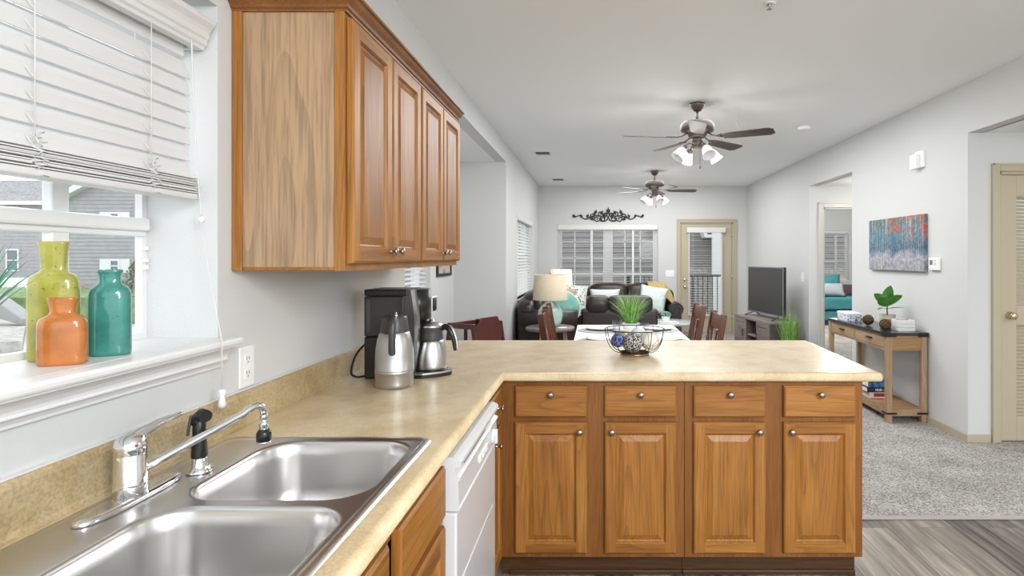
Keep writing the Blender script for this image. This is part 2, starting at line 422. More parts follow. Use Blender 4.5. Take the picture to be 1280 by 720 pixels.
def painting():
    m, nt, b = new_mat('forest_painting')
    N, L = nt.nodes, nt.links
    tc = N.new('ShaderNodeTexCoord')
    sep = N.new('ShaderNodeSeparateXYZ'); L.new(tc.outputs['Object'], sep.inputs[0])
    # z: -.25 .. .25 ; y: -.49 .. .49
    vr = N.new('ShaderNodeMapRange'); vr.inputs['From Min'].default_value = -0.25; vr.inputs['From Max'].default_value = 0.25
    L.new(sep.outputs['Z'], vr.inputs['Value'])
    base = N.new('ShaderNodeValToRGB'); e = base.color_ramp.elements
    e[0].position = 0.0; e[0].color = (0.26, 0.27, 0.32, 1); e[1].position = 1.0; e[1].color = (0.13, 0.17, 0.17, 1)
    a = e.new(0.28); a.color = (0.38, 0.38, 0.44, 1); a = e.new(0.40); a.color = (0.06, 0.13, 0.20, 1); a = e.new(0.65); a.color = (0.06, 0.20, 0.27, 1)
    n0 = N.new('ShaderNodeTexNoise'); n0.inputs['Scale'].default_value = 8; n0.inputs['Detail'].default_value = 6
    L.new(tc.outputs['Object'], n0.inputs['Vector'])
    ma = N.new('ShaderNodeMath'); ma.operation = 'MULTIPLY_ADD'; ma.inputs[1].default_value = 0.35
    L.new(n0.outputs['Fac'], ma.inputs[0])
    sb = N.new('ShaderNodeMath'); sb.operation = 'SUBTRACT'; sb.inputs[1].default_value = 0.17
    L.new(vr.outputs['Result'], sb.inputs[0]); L.new(sb.outputs[0], ma.inputs[2])
    L.new(ma.outputs[0], base.inputs['Fac'])
    # tree trunks
    mp = N.new('ShaderNodeMapping'); mp.inputs['Scale'].default_value = (1, 75, 2.2)
    L.new(tc.outputs['Object'], mp.inputs['Vector'])
    n1 = N.new('ShaderNodeTexNoise'); n1.inputs['Scale'].default_value = 1; n1.inputs['Detail'].default_value = 4
    L.new(mp.outputs[0], n1.inputs['Vector'])
    t = N.new('ShaderNodeValToRGB'); t.color_ramp.elements[0].position = 0.54; t.color_ramp.elements[1].position = 0.60
    t.color_ramp.elements[0].color = (0, 0, 0, 1); t.color_ramp.elements[1].color = (0.75, 0.75, 0.75, 1)
    L.new(n1.outputs['Fac'], t.inputs['Fac'])
    # keep the middle glade free of trunks
    ab = N.new('ShaderNodeMath'); ab.operation = 'ABSOLUTE'; L.new(sep.outputs['Y'], ab.inputs[0])
    gl = N.new('ShaderNodeMapRange'); gl.inputs['From Min'].default_value = 0.02; gl.inputs['From Max'].default_value = 0.12
    L.new(ab.outputs[0], gl.inputs['Value'])
    mm = N.new('ShaderNodeMath'); mm.operation = 'MULTIPLY'; L.new(t.outputs['Color'], mm.inputs[0]); L.new(gl.outputs['Result'], mm.inputs[1])
    mx = N.new('ShaderNodeMix'); mx.data_type = 'RGBA'; mx.inputs['B'].default_value = (0.46, 0.47, 0.46, 1)
    L.new(mm.outputs[0], mx.inputs['Factor']); L.new(base.outputs['Color'], mx.inputs['A'])
    # red foliage, upper part
    n2 = N.new('ShaderNodeTexNoise'); n2.inputs['Scale'].default_value = 14; n2.inputs['Detail'].default_value = 5
    L.new(tc.outputs['Object'], n2.inputs['Vector'])
    f = N.new('ShaderNodeMapRange'); f.inputs['From Min'].default_value = 0.46; f.inputs['From Max'].default_value = 0.56
    L.new(n2.outputs['Fac'], f.inputs['Value'])
    up = N.new('ShaderNodeMapRange'); up.inputs['From Min'].default_value = 0.45; up.inputs['From Max'].default_value = 0.85
    L.new(vr.outputs['Result'], up.inputs['Value'])
    f2 = N.new('ShaderNodeMath'); f2.operation = 'MULTIPLY'; L.new(f.outputs['Result'], f2.inputs[0]); L.new(up.outputs['Result'], f2.inputs[1])
    side = N.new('ShaderNodeMapRange'); side.inputs['From Min'].default_value = 0.14; side.inputs['From Max'].default_value = 0.02
    L.new(sep.outputs['Y'], side.inputs['Value'])
    f3 = N.new('ShaderNodeMath'); f3.operation = 'MULTIPLY'; L.new(f2.outputs[0], f3.inputs[0]); L.new(side.outputs['Result'], f3.inputs[1])
    mx2 = N.new('ShaderNodeMix'); mx2.data_type = 'RGBA'; mx2.inputs['B'].default_value = (0.50, 0.09, 0.05, 1)
    L.new(f3.outputs[0], mx2.inputs['Factor']); L.new(mx.outputs['Result'], mx2.inputs['A'])
    n5 = N.new('ShaderNodeTexNoise'); n5.inputs['Scale'].default_value = 38; n5.inputs['Detail'].default_value = 4
    L.new(tc.outputs['Object'], n5.inputs['Vector'])
    r5 = N.new('ShaderNodeValToRGB')
    r5.color_ramp.elements[0].position = 0.35; r5.color_ramp.elements[0].color = (0.5, 0.5, 0.5, 1)
    r5.color_ramp.elements[1].position = 0.62; r5.color_ramp.elements[1].color = (1.25, 1.2, 1.15, 1)
    L.new(n5.outputs['Fac'], r5.inputs['Fac'])
    mx5 = N.new('ShaderNodeMix'); mx5.data_type = 'RGBA'; mx5.blend_type = 'MULTIPLY'; mx5.inputs['Factor'].default_value = 0.75
    L.new(mx2.outputs['Result'], mx5.inputs['A']); L.new(r5.outputs['Color'], mx5.inputs['B'])
    L.new(mx5.outputs['Result'], b.inputs['Base Color'])
    b.inputs['Roughness'].default_value = 0.6
    return m
M['painting'] = painting()

M['tan'] = mat('tan_fabric', (0.42, 0.33, 0.22), 0.85)
def smooth(pts, n=6):
    """Catmull-Rom curve through pts"""
    P = [Vector(p) for p in pts]; out = []
    for i in range(len(P) - 1):
        a, b_, c, d = P[max(i - 1, 0)], P[i], P[i + 1], P[min(i + 2, len(P) - 1)]
        for k in range(n):
            t = k / n
            out.append(0.5 * ((2 * b_) + (c - a) * t + (2 * a - 5 * b_ + 4 * c - d) * t * t + (3 * b_ - a - 3 * c + d) * t ** 3))
    return out + [P[-1]]
# ---------------------------------------------------------------- mesh helpers
class MB:
    def __init__(s):
        s.bm = bmesh.new(); s.mi = 0; s.xf = None
    def _v(s, co):
        co = Vector(co)
        return s.bm.verts.new(s.xf @ co if s.xf else co)
    def _f(s, vs, smooth=False, mi=None):
        try:
            f = s.bm.faces.new(vs)
        except ValueError:
            return None
        f.smooth = smooth
        f.material_index = s.mi if mi is None else mi
        return f
    def box(s, x0, x1, y0, y1, z0, z1, bevel=0, seg=2, mi=None):
        c = [(x0, y0, z0), (x1, y0, z0), (x1, y1, z0), (x0, y1, z0), (x0, y0, z1), (x1, y0, z1), (x1, y1, z1), (x0, y1, z1)]
        return s.hexa(c, bevel, seg, mi)
    def hexa(s, c, bevel=0, seg=2, mi=None):
        v = [s._v(p) for p in c]
        fs = [s._f([v[i] for i in q], mi=mi) for q in ((0, 3, 2, 1), (4, 5, 6, 7), (0, 1, 5, 4), (1, 2, 6, 5), (2, 3, 7, 6), (3, 0, 4, 7))]
        if bevel > 0:
            es = list({e for f in fs for e in f.edges})
            bmesh.ops.bevel(s.bm, geom=es, offset=bevel, segments=seg, profile=0.5, affect='EDGES', clamp_overlap=True)
        return s
    def rbox(s, c, size, rot=(0, 0, 0), bevel=0, seg=2, mi=None):
        """box centred at c, rotated"""
        m = Matrix.Translation(Vector(c)) @ Euler(rot).to_matrix().to_4x4()
        a, b, d = [k / 2 for k in size]
        pts = [m @ Vector(p) for p in ((-a, -b, -d), (a, -b, -d), (a, b, -d), (-a, b, -d), (-a, -b, d), (a, -b, d), (a, b, d), (-a, b, d))]
        return s.hexa(pts, bevel, seg, mi)
    def bar(s, p0, p1, w, d, up=(0, 0, 1), bevel=0, mi=None):
        """rectangular bar from p0 to p1; w along side, d along up-ish"""
        p0, p1 = Vector(p0), Vector(p1)
        t = (p1 - p0).normalized(); u = Vector(up)
        if abs(t.dot(u)) > 0.98:
            u = Vector((0, 1, 0))
        sd = t.cross(u).normalized(); u = sd.cross(t).normalized()
        q = []
        for p in (p0, p1):
            q += [p - sd * w / 2 - u * d / 2, p + sd * w / 2 - u * d / 2, p + sd * w / 2 + u * d / 2, p - sd * w / 2 + u * d / 2]
        return s.hexa(q, bevel, 2, mi)
    def rings(s, rings, smooth=True, cap0=True, cap1=True, closed=False, mi=None):
        R_ = [[s._v(p) for p in r] for r in rings]
        n = len(R_[0])
        for i in range(len(R_) - (0 if closed else 1)):
            a, b = R_[i], R_[(i + 1) % len(R_)]
            for j in range(n):
                s._f([a[j], a[(j + 1) % n], b[(j + 1) % n], b[j]], smooth, mi)
        if not closed:
            if cap0: s._f(list(reversed(R_[0])), False, mi)
            if cap1: s._f(R_[-1], False, mi)
        return s
    def tube(s, pts, r, n=10, closed=False, mi=None, flat=1.0):
        pts = [Vector(p) for p in pts]
        m = len(pts)
        rs = r if isinstance(r, (list, tuple)) else [r] * m
        tang = []
        for i in range(m):
            a = pts[(i - 1) % m] if (closed or i > 0) else pts[i]
            b = pts[(i + 1) % m] if (closed or i < m - 1) else pts[i]
            t = (b - a)
            tang.append(t.normalized() if t.length > 1e-9 else Vector((0, 0, 1)))
        up = Vector((0, 0, 1)) if abs(tang[0].z) < 0.9 else Vector((1, 0, 0))
        rings = []
        for i in range(m):
            sd = tang[i].cross(up)
            if sd.length < 1e-6: sd = tang[i].cross(Vector((0.3, 1, 0.2)))
            sd.normalize(); up = sd.cross(tang[i]).normalized()
            rings.append([pts[i] + (sd * math.cos(2 * PI * k / n) + up * math.sin(2 * PI * k / n) * flat) * rs[i] for k in range(n)])
        return s.rings(rings, True, True, True, closed, mi)
    def cyl(s, p0, p1, r0, r1=None, n=20, mi=None):
        p0, p1 = Vector(p0), Vector(p1)
        t = (p1 - p0).normalized()
        up = Vector((0, 0, 1)) if abs(t.z) < 0.9 else Vector((1, 0, 0))
        sd = t.cross(up).normalized(); up = sd.cross(t)
        r1 = r0 if r1 is None else r1
        rr = [[p + (sd * math.cos(2 * PI * k / n) + up * math.sin(2 * PI * k / n)) * r for k in range(n)] for p, r in ((p0, r0), (p1, r1))]
        return s.rings(rr, True, mi=mi)
    def lathe(s, prof, c=(0, 0, 0), n=32, sx=1.0, sy=1.0, pw=2.0, rot=0.0, cap=True, mi=None, axis=None):
        """profile (radius, height) turned round z; sx, sy flatten it, pw > 2 squares it"""
        c = Vector(c); rings = []
        q = None
        if axis is not None:
            q = Vector((0, 0, 1)).rotation_difference(Vector(axis))
        for r, z in prof:
            ring = []
            for k in range(n):
                a = 2 * PI * k / n
                ca, sa = math.cos(a), math.sin(a)
                if pw != 2.0:
                    d = (abs(ca) ** pw + abs(sa) ** pw) ** (1 / pw)
                    ca, sa = ca / d, sa / d
                x, y = r * sx * ca, r * sy * sa
                p = Vector((x * math.cos(rot) - y * math.sin(rot), x * math.sin(rot) + y * math.cos(rot), z))
                if q: p = q @ p
                ring.append(c + p)
            rings.append(ring)
        return s.rings(rings, True, cap, cap, mi=mi)
    def sphere(s, c, r, n=20, m=12, sc_=(1, 1, 1), mi=None):
        prof = [(max(1e-4, r * math.sin(PI * i / m)), -r * math.cos(PI * i / m)) for i in range(m + 1)]
        c = Vector(c)
        rings = [[c + Vector((rr * math.cos(2 * PI * k / n) * sc_[0], rr * math.sin(2 * PI * k / n) * sc_[1], z * sc_[2])) for k in range(n)] for rr, z in prof]
        return s.rings(rings, True, mi=mi)
    def puff(s, c, size, p=4.0, n=24, m=12, mi=None, rot=None):
        """rounded cushion block (superellipsoid)"""
        c = Vector(c); a, b, d = [k / 2 for k in size]
        e = 2.0 / p
        sg = lambda v: math.copysign(abs(v) ** e, v)
        rings = []
        rm = Euler(rot).to_matrix() if rot else None
        for i in range(m + 1):
            ph = -PI / 2 + PI * i / m
            cp, sp = sg(math.cos(ph)) if abs(math.cos(ph)) > 1e-6 else 1e-4, sg(math.sin(ph))
            ring = []
            for k in range(n):
                th = 2 * PI * (k + 0.5) / n
                v = Vector((a * cp * sg(math.cos(th)), b * cp * sg(math.sin(th)), d * sp))
                ring.append(c + (rm @ v if rm else v))
            rings.append(ring)
        return s.rings(rings, True, mi=mi)
    def pillow(s, c, w, h, t, rot=(0, 0, 0), n=14, mi=None, round_=False):
        """throw pillow, face along local y"""
        m = Matrix.Translation(Vector(c)) @ Euler(rot).to_matrix().to_4x4()
        def pt(i, j, sgn):
            u, v = -1 + 2 * i / n, -1 + 2 * j / n
            if round_:
                x, y = u * math.sqrt(1 - v * v / 2), v * math.sqrt(1 - u * u / 2)
                th = max(0, 1 - x * x - y * y) ** 0.5
            else:
                x, y = u * (1 - 0.07 * (1 - v * v)), v * (1 - 0.07 * (1 - u * u))
                th = (max(0, 1 - u * u) * max(0, 1 - v * v)) ** 0.45
            return m @ Vector((x * w / 2, sgn * th * t / 2, y * h / 2))
        g = {}
        for sgn in (1, -1):
            for i in range(n + 1):
                for j in range(n + 1):
                    if sgn == -1 and (i in (0, n) or j in (0, n)):
                        g[(i, j, -1)] = g[(i, j, 1)]
                    else:
                        g[(i, j, sgn)] = s._v(pt(i, j, sgn))
            for i in range(n):
                for j in range(n):
                    q = [g[(i, j, sgn)], g[(i + 1, j, sgn)], g[(i + 1, j + 1, sgn)], g[(i, j + 1, sgn)]]
                    s._f(q if sgn == -1 else q[::-1], True, mi)
        return s
    def prism(s, poly, axis, a0, a1, mi=None, smooth=False):
        """extrude 2D polygon along axis. X: poly=(y,z), Y: (x,z), Z: (x,y)"""
        def pt(p, a):
            return {'X': (a, p[0], p[1]), 'Y': (p[0], a, p[1]), 'Z': (p[0], p[1], a)}[axis]
        r0 = [s._v(pt(p, a0)) for p in poly]; r1 = [s._v(pt(p, a1)) for p in poly]
        n = len(poly)
        for j in range(n):
            s._f([r0[j], r0[(j + 1) % n], r1[(j + 1) % n], r1[j]], smooth, mi)
        s._f(list(reversed(r0)), False, mi); s._f(r1, False, mi)
        return s
    def quad(s, a, b, c, d, mi=None):
        s._f([s._v(p) for p in (a, b, c, d)], mi=mi); return s
    def blade(s, base, tip, w, bend=0.0, seg=5, mi=None):
        """thin grass blade from base to tip, drooping"""
        base, tip = Vector(base), Vector(tip)
        d = tip - base
        hz = Vector((d.x, d.y, 0))
        sd = hz.cross(Vector((0, 0, 1))) if hz.length > 1e-5 else Vector((1, 0, 0))
        sd.normalize()
        prev = None
        for i in range(seg + 1):
            t = i / seg
            p = base + d * t + Vector((-hz.x * bend * t * (1 - t), -hz.y * bend * t * (1 - t), hz.length * bend * 1.2 * t * (1 - t)))
            ww = w * (1 - t ** 1.6) * 0.5 + 0.0003
            a, b = s._v(p - sd * ww), s._v(p + sd * ww)
            if prev: s._f([prev[0], prev[1], b, a], True, mi)
            prev = (a, b)
        return s
    def build(s, name, mats, parent=None, loc=None, recalc=True):
        """link as ONE mesh object. Vertices are given in world space and turned into the local space of the parent."""
        if recalc:
            bmesh.ops.recalc_face_normals(s.bm, faces=s.bm.faces[:])
        if parent is not None:
            s.bm.transform(wm(parent).inverted())
        elif loc is not None:
            s.bm.transform(Matrix.Translation(-Vector(loc)))
        me = bpy.data.meshes.new(name)
        s.bm.to_mesh(me); s.bm.free()
        for m in (mats if isinstance(mats, (list, tuple)) else [mats]):
            me.materials.append(m)
        o = bpy.data.objects.new(name, me)
        COL.objects.link(o)
        if parent is not None: o.parent = parent
        if loc is not None: o.location = loc
        return o

def wm(o):
    m = o.matrix_basis.copy()
    while o.parent:
        o = o.parent
        m = o.matrix_basis @ m
    return m
def tag(o, label, cat, group=None, kind=None):
    o['label'] = label; o['category'] = cat
    if group: o['group'] = group
    if kind: o['kind'] = kind
    return o
def thing(name, label, cat, loc=(0, 0, 0), rz=0, group=None):
    o = bpy.data.objects.new(name, None)
    o.empty_display_size = 0.1
    COL.objects.link(o)
    o.location = loc; o.rotation_euler = (0, 0, rz)
    return tag(o, label, cat, group)
def struct(name, mb, m, parent=None):
    o = mb.build(name, m, parent)
    if parent is None: o['kind'] = 'structure'
    return o
def copy_tree(o, loc, rz, label, parent=None):
    def cp(src, par):
        c = src.copy(); COL.objects.link(c)
        if par is not None: c.parent = par
        for ch in [k for k in src.children]:
            cp(ch, c)
        return c
    r = cp(o, parent)
    r.location = loc
    if rz is not None: r.rotation_euler = (0, 0, rz)
    if label: r['label'] = label
    return r
def L3(root):
    """matrix of a thing, so its parts can be written in its own coordinates"""
    return wm(root)
def LB(root):
    b = MB(); b.xf = wm(root); return b
# ================================================================ THE SETTING
XL, XR, YB, ZC = -1.04, 2.84, 10.74, 2.743
ZH = 2.355           # lowered hall ceilings
WT = 0.216           # outer wall thickness
def wbox(*bounds):
    return MB().box(*bounds)
# floors
struct('floor', wbox(-1.3, 5.2, -2.6, 3.10, -0.06, 0.0), M['planks'])
b = MB()
b.box(-1.9, 2.96, 3.10, YB + 0.1, -0.06, 0.004)
b.box(2.96, 7.2, 3.10, 14.0, -0.06, 0.004)
struct('floor_carpet', b, M['carpet'])
struct('trim_1', MB().box(1.10, 5.2, 3.085, 3.118, 0.0, 0.012, 0.004), mat('transition_strip', (0.36, 0.34, 0.31), 0.4))
# ceilings
struct('ceiling', wbox(XL - 0.12, XR + 0.1, -2.6, YB + 0.1, ZC, ZC + 0.08), M['ceiling'])
struct('ceiling_hall', wbox(XR + 0.1, 5.2, -0.5, 4.38, ZH, ZH + 0.3), M['ceiling'])
struct('ceiling_passage', wbox(XR + 0.1, 4.6, 6.35, 7.63, ZH, ZH + 0.3), M['ceiling'])
struct('ceiling_bedroom', wbox(XR + 0.12, 7.3, 7.75, 14.1, ZC, ZC + 0.08), M['ceiling'])

def wall_x(name, x0, x1, y0, y1, z0, z1, holes):
    """wall lying in a plane of constant x, with rectangular openings (ya, yb, za, zb)"""
    b = MB(); ys = sorted({y0, y1} | {h[0] for h in holes} | {h[1] for h in holes})
    for a, c in zip(ys, ys[1:]):
        mid = (a + c) / 2
        hs = sorted([(h[2], h[3]) for h in holes if h[0] < mid < h[1]])
        z = z0
        for (ha, hb) in hs:
            if ha > z: b.box(x0, x1, a, c, z, ha)
            z = hb
        if z < z1: b.box(x0, x1, a, c, z, z1)
    bmesh.ops.remove_doubles(b.bm, verts=b.bm.verts[:], dist=1e-5)
    return struct(name, b, M['wall'])
def wall_y(name, y0, y1, x0, x1, z0, z1, holes):
    b = MB(); xs = sorted({x0, x1} | {h[0] for h in holes} | {h[1] for h in holes})
    for a, c in zip(xs, xs[1:]):
        mid = (a + c) / 2
        hs = sorted([(h[2], h[3]) for h in holes if h[0] < mid < h[1]])
        z = z0
        for (ha, hb) in hs:
            if ha > z: b.box(a, c, y0, y1, z, ha)
            z = hb
        if z < z1: b.box(a, c, y0, y1, z, z1)
    bmesh.ops.remove_doubles(b.bm, verts=b.bm.verts[:], dist=1e-5)
    return struct(name, b, M['wall'])

SILL = 1.185
KW = (0.12, 1.59)                      # kitchen window opening along y
wall_x('wall_left', XL - WT, XL, -0.6, 3.16, 0, ZC, [(KW[0], KW[1], SILL - 0.02, 2.10)])
XN = -1.656                            # nook
NW = (4.55, 5.82)
struct('wall_header', wbox(XL - 0.12, XL, 3.16, 6.776, 2.533, ZC), M['wall'])
struct('ceiling_nook', wbox(XN, XL - 0.12, 3.16, 6.776, 2.533, 2.62), M['ceiling'])
wall_x('wall_nook_left', XN - 0.2, XN, 3.0, 6.9, 0, 2.62, [(NW[0], NW[1], 0.72, 2.03)])
struct('wall_nook_front', wbox(XN, XL - WT, 3.0, 3.16, 0, 2.62), M['wall'])
struct('wall_nook_back', wbox(XN, XL, 6.776, 6.9, 0, 2.74), M['wall'])
LW = (7.78, 9.62)
wall_x('wall_left_living', XL - 0.2, XL, 6.9, YB + 0.2, 0, ZC, [(LW[0], LW[1], 0.84, 2.01)])
BW = (-0.69, 1.185)
BD = (1.60, 2.585)
wall_y('wall_back', YB, YB + 0.2, XL, XR + 0.1, 0, ZC, [(BW[0], BW[1], 0.62, 2.03), (BD[0], BD[1], 0, 2.075)])
wall_x('wall_right', XR, XR + 0.115, -0.5, YB, 0, ZC, [(-0.5, 4.38, 0, ZH), (6.35, 7.63, 0, ZH)])
CD = (3.075, 4.3)
wall_y('wall_closet', 4.38, 4.49, XR + 0.115, 5.2, 0, ZH, [(CD[0], CD[1], 0, 2.07)])
struct('wall_hall', wbox(5.2, 5.3, -0.5, 4.49, 0, ZH), M['wall'])
HD = (3.03, 3.86)
wall_y('wall_passage', 7.63, 7.74, XR + 0.115, 4.6, 0, ZC, [(HD[0], HD[1], 0, 2.07)])
struct('wall_passage_front', wbox(XR + 0.115, 4.6, 6.24, 6.35, 0, ZH + 0.1), M['wall'])
struct('wall_passage_end', wbox(4.6, 4.7, 6.24, 7.74, 0, ZC), M['wall'])
W5 = (4.75, 6.16)
wall_y('wall_bedroom', 13.95, 14.1, XR + 0.115, 7.3, 0, ZC, [(W5[0], W5[1], 0.85, 2.06)])
struct('wall_bedroom_right', wbox(7.2, 7.3, 7.63, 13.95, 0, ZC), M['wall'])
struct('wall_bedroom_front', wbox(4.7, 7.2, 7.63, 7.74, 0, ZC), M['wall'])
struct('wall_bedroom_left', wbox(XR, XR + 0.115, YB + 0.2, 13.95, 0, ZC), M['wall'])

# baseboards
bh = 0.062
struct('baseboard_right', MB().box(XR - 0.014, XR, 4.38, 6.35, 0, bh, 0.004), M['beige'])
struct('baseboard_right_living', MB().box(XR - 0.014, XR, 7.63, YB, 0, bh, 0.004), M['beige'])
struct('baseboard_closet', MB().box(XR - 0.014, CD[0] - 0.07, 4.366, 4.38, 0, bh, 0.004), M['beige'])
struct('baseboard_back', MB().box(XL, BD[0] - 0.07, YB - 0.014, YB, 0, bh, 0.004), M['beige'])
struct('baseboard_back_right', MB().box(BD[1] + 0.07, XR - 0.014, YB - 0.014, YB, 0, bh, 0.004), M['beige'])
struct('baseboard_left', MB().box(XL, XL + 0.014, 6.9, YB - 0.014, 0, bh, 0.004), M['beige'])

# ---- kitchen window (single hung pair in a deep reveal)
def frame_x(b, x0, x1, ya, yb, za, zb, w, mi=0):
    b.box(x0, x1, ya, ya + w, za, zb, mi=mi); b.box(x0, x1, yb - w, yb, za, zb, mi=mi)
    b.box(x0, x1, ya + w, yb - w, za, za + w, mi=mi); b.box(x0, x1, ya + w, yb - w, zb - w, zb, mi=mi)
def frame_y(b, y0, y1, xa, xb, za, zb, w, mi=0):
    b.box(xa, xa + w, y0, y1, za, zb, mi=mi); b.box(xb - w, xb, y0, y1, za, zb, mi=mi)
    b.box(xa + w, xb - w, y0, y1, za, za + w, mi=mi); b.box(xa + w, xb - w, y0, y1, zb - w, zb, mi=mi)
b = MB()
frame_x(b, -1.2555, -1.236, KW[0], KW[1], SILL, 2.10, 0.016)
w1 = struct('window_1', b, M['white'])
b = MB(); b.box(-1.2545, -1.230, 1.306, 1.351, SILL + 0.016, 2.08, 0.004)
struct('mullion', b, M['white'], w1)
b = MB(); b.box(-1.2535, -1.212, KW[0] + 0.016, KW[1] - 0.016, 1.478, 1.512, 0.006)
b.box(-1.2525, -1.226, KW[0] + 0.016, KW[1] - 0.016, 1.464, 1.479, 0.003)
struct('meeting_rail', b, M['white'], w1)
b = MB(); b.box(-1.249, -1.246, KW[0] + 0.016, KW[1] - 0.016, SILL + 0.016, 2.08)
struct('pane', b, M['glass'], w1)
b = MB()
for z in (1.372, 1.392, 1.425):
    b.box(-1.236, -1.226, KW[1] - 0.014, KW[1] - 0.003, z, z + 0.012, 0.003)
struct('latch', b, M['whiteplastic'], w1)
# stool and moulded apron
b = MB()
b.box(-1.236, XL + 0.001, KW[0], KW[1], SILL - 0.019, SILL, 0.0)
b.box(XL + 0.001, -0.980, KW[0] - 0.12, KW[1] + 0.022, SILL - 0.019, SILL, 0.006)
struct('window_stool', b, M['white'], w1)
prof = [(XL, SILL - 0.019), (-0.990, SILL - 0.019), (-0.990, SILL - 0.024), (-0.994, SILL - 0.026), (-1.003, SILL - 0.030), (-1.012, SILL - 0.038),
        (-1.018, SILL - 0.048), (-1.020, SILL - 0.056), (-1.017, SILL - 0.058), (-1.017, SILL - 0.061), (-1.024, SILL - 0.066), (-1.029, SILL - 0.074), (-1.030, SILL - 0.080), (XL, SILL - 0.082)]
b = MB(); b.prism(prof, 'Y', KW[0] - 0.10, KW[1] + 0.010)
struct('apron', b, M['white'], w1)

# ---- window blinds
def slat_x(b, xc, z, ya, yb, w, tilt, t=0.0028):
    """slat running along y, tilted about y"""
    dx, dz = math.cos(tilt) * w / 2, math.sin(tilt) * w / 2
    nx, nz = -math.sin(tilt) * t / 2, math.cos(tilt) * t / 2
    p = [(xc - dx - nx, z - dz - nz), (xc + dx - nx, z + dz - nz), (xc + dx + nx, z + dz + nz), (xc + nx * 2.2, z + nz * 2.2), (xc - dx + nx, z - dz + nz)]
    b.prism(p, 'Y', ya, yb)
def slat_y(b, yc, z, xa, xb, w, tilt, t=0.0028):
    dy, dz = math.cos(tilt) * w / 2, math.sin(tilt) * w / 2
    ny, nz = -math.sin(tilt) * t / 2, math.cos(tilt) * t / 2
    p = [(yc - dy - ny, z - dz - nz), (yc + dy - ny, z + dz - nz), (yc + dy + ny, z + dz + nz), (yc - dy + ny, z - dz + nz)]
    b.prism(p, 'X', xa, xb)

bl = thing('window_blind', 'half raised white slatted blind above the bottles on the sill', 'blind', (-1.09, 0.9, 1.56))
va = [(x - 0.024, z) for x, z in ((-1.070, 1.974), (-1.046, 1.974), (-1.044, 1.982), (-1.038, 1.987), (-1.037, 1.998), (-1.032, 2.003), (-1.030, 2.018), (-1.025, 2.027), (-1.014, 2.039), (-1.012, 2.048), (-1.014, 2.053), (-1.070, 2.053))]
b = MB(); b.prism(va, 'Y', KW[0] + 0.01, 1.578)
b.box(-1.13, -1.0945, 1.566, 1.578, 1.974, 2.053)
b.build('valance', M['blind'], bl)
b = MB(); b.box(-1.160, -1.112, KW[0] + 0.012, 1.562, 1.950, 2.010, 0.003)
b.build('head_rail', M['blind'], bl)
b = MB()
z = 1.909
while z > 1.635:
    slat_x(b, -1.098, z, KW[0] + 0.016, 1.552, 0.050, R(-72)); z -= 0.044
b.build('slat_panel', M['blind'], bl)
b = MB()
for k in range(9):
    slat_x(b, -1.090 + 0.002 * math.sin(k * 2.1), 1.580 + k * 0.0046, KW[0] + 0.016, 1.556 - 0.002 * (k % 3), 0.050, R(3 * math.sin(k * 1.7)))
b.build('stacked_slats', M['blind'], bl)
b = MB(); b.box(-1.116, -1.064, KW[0] + 0.014, 1.560, 1.561, 1.577, 0.004)
b.build('bottom_rail', M['blind'], bl)
def ladder(y):
    b = MB()
    for xx in (-1.073, -1.113):
        b.tube([(xx, y, 2.03), (xx, y, 1.63)], 0.0011, 6)
    z = 1.909
    while z > 1.635:
        b.tube([(-1.073, y, z - 0.026), (-1.113, y, z + 0.02)], 0.0008, 5); z -= 0.044
    pts = []
    for i in range(40):
        t = i / 39
        pts.append((-1.066 + 0.006 * math.sin(i * 1.9), y + 0.022 * math.sin(i * 2.4) * (0.4 + t * 0.6), 1.642 - 0.075 * t + 0.008 * math.sin(i * 1.3)))
    b.tube(pts, 0.0012, 6)
    b.build('ladder_cord', M['blind'], bl)
ladder(1.105); ladder(1.395)
b = MB()
b.tube(smooth([(-1.06, 1.515, 1.98), (-1.057, 1.52, 1.80), (-1.054, 1.53, 1.63), (-1.05, 1.54, 1.515)]), 0.0018, 6)
b.tube([(-1.05, 1.54, 1.515), (-1.02, 1.528, 1.35), (-0.977, 1.508, 1.20), (-0.974, 1.506, 1.19), (-0.973, 1.505, 1.06)], 0.0013, 6)
pc = b.build('pull_cord', M['blind'], bl)
b = MB(); b.sphere((-1.05, 1.54, 1.508), 0.0085, 14, 10); b.build('cord_bead', M['whiteplastic'], pc)
b = MB(); b.lathe([(0.003, 1.062), (0.0085, 1.060), (0.0095, 1.054), (0.006, 1.044), (0.0075, 1.034), (0.0098, 1.022), (0.0075, 1.014), (0.002, 1.012)], (-0.973, 1.505, 0), 18)
b.build('tassel', M['whiteplastic'], pc)

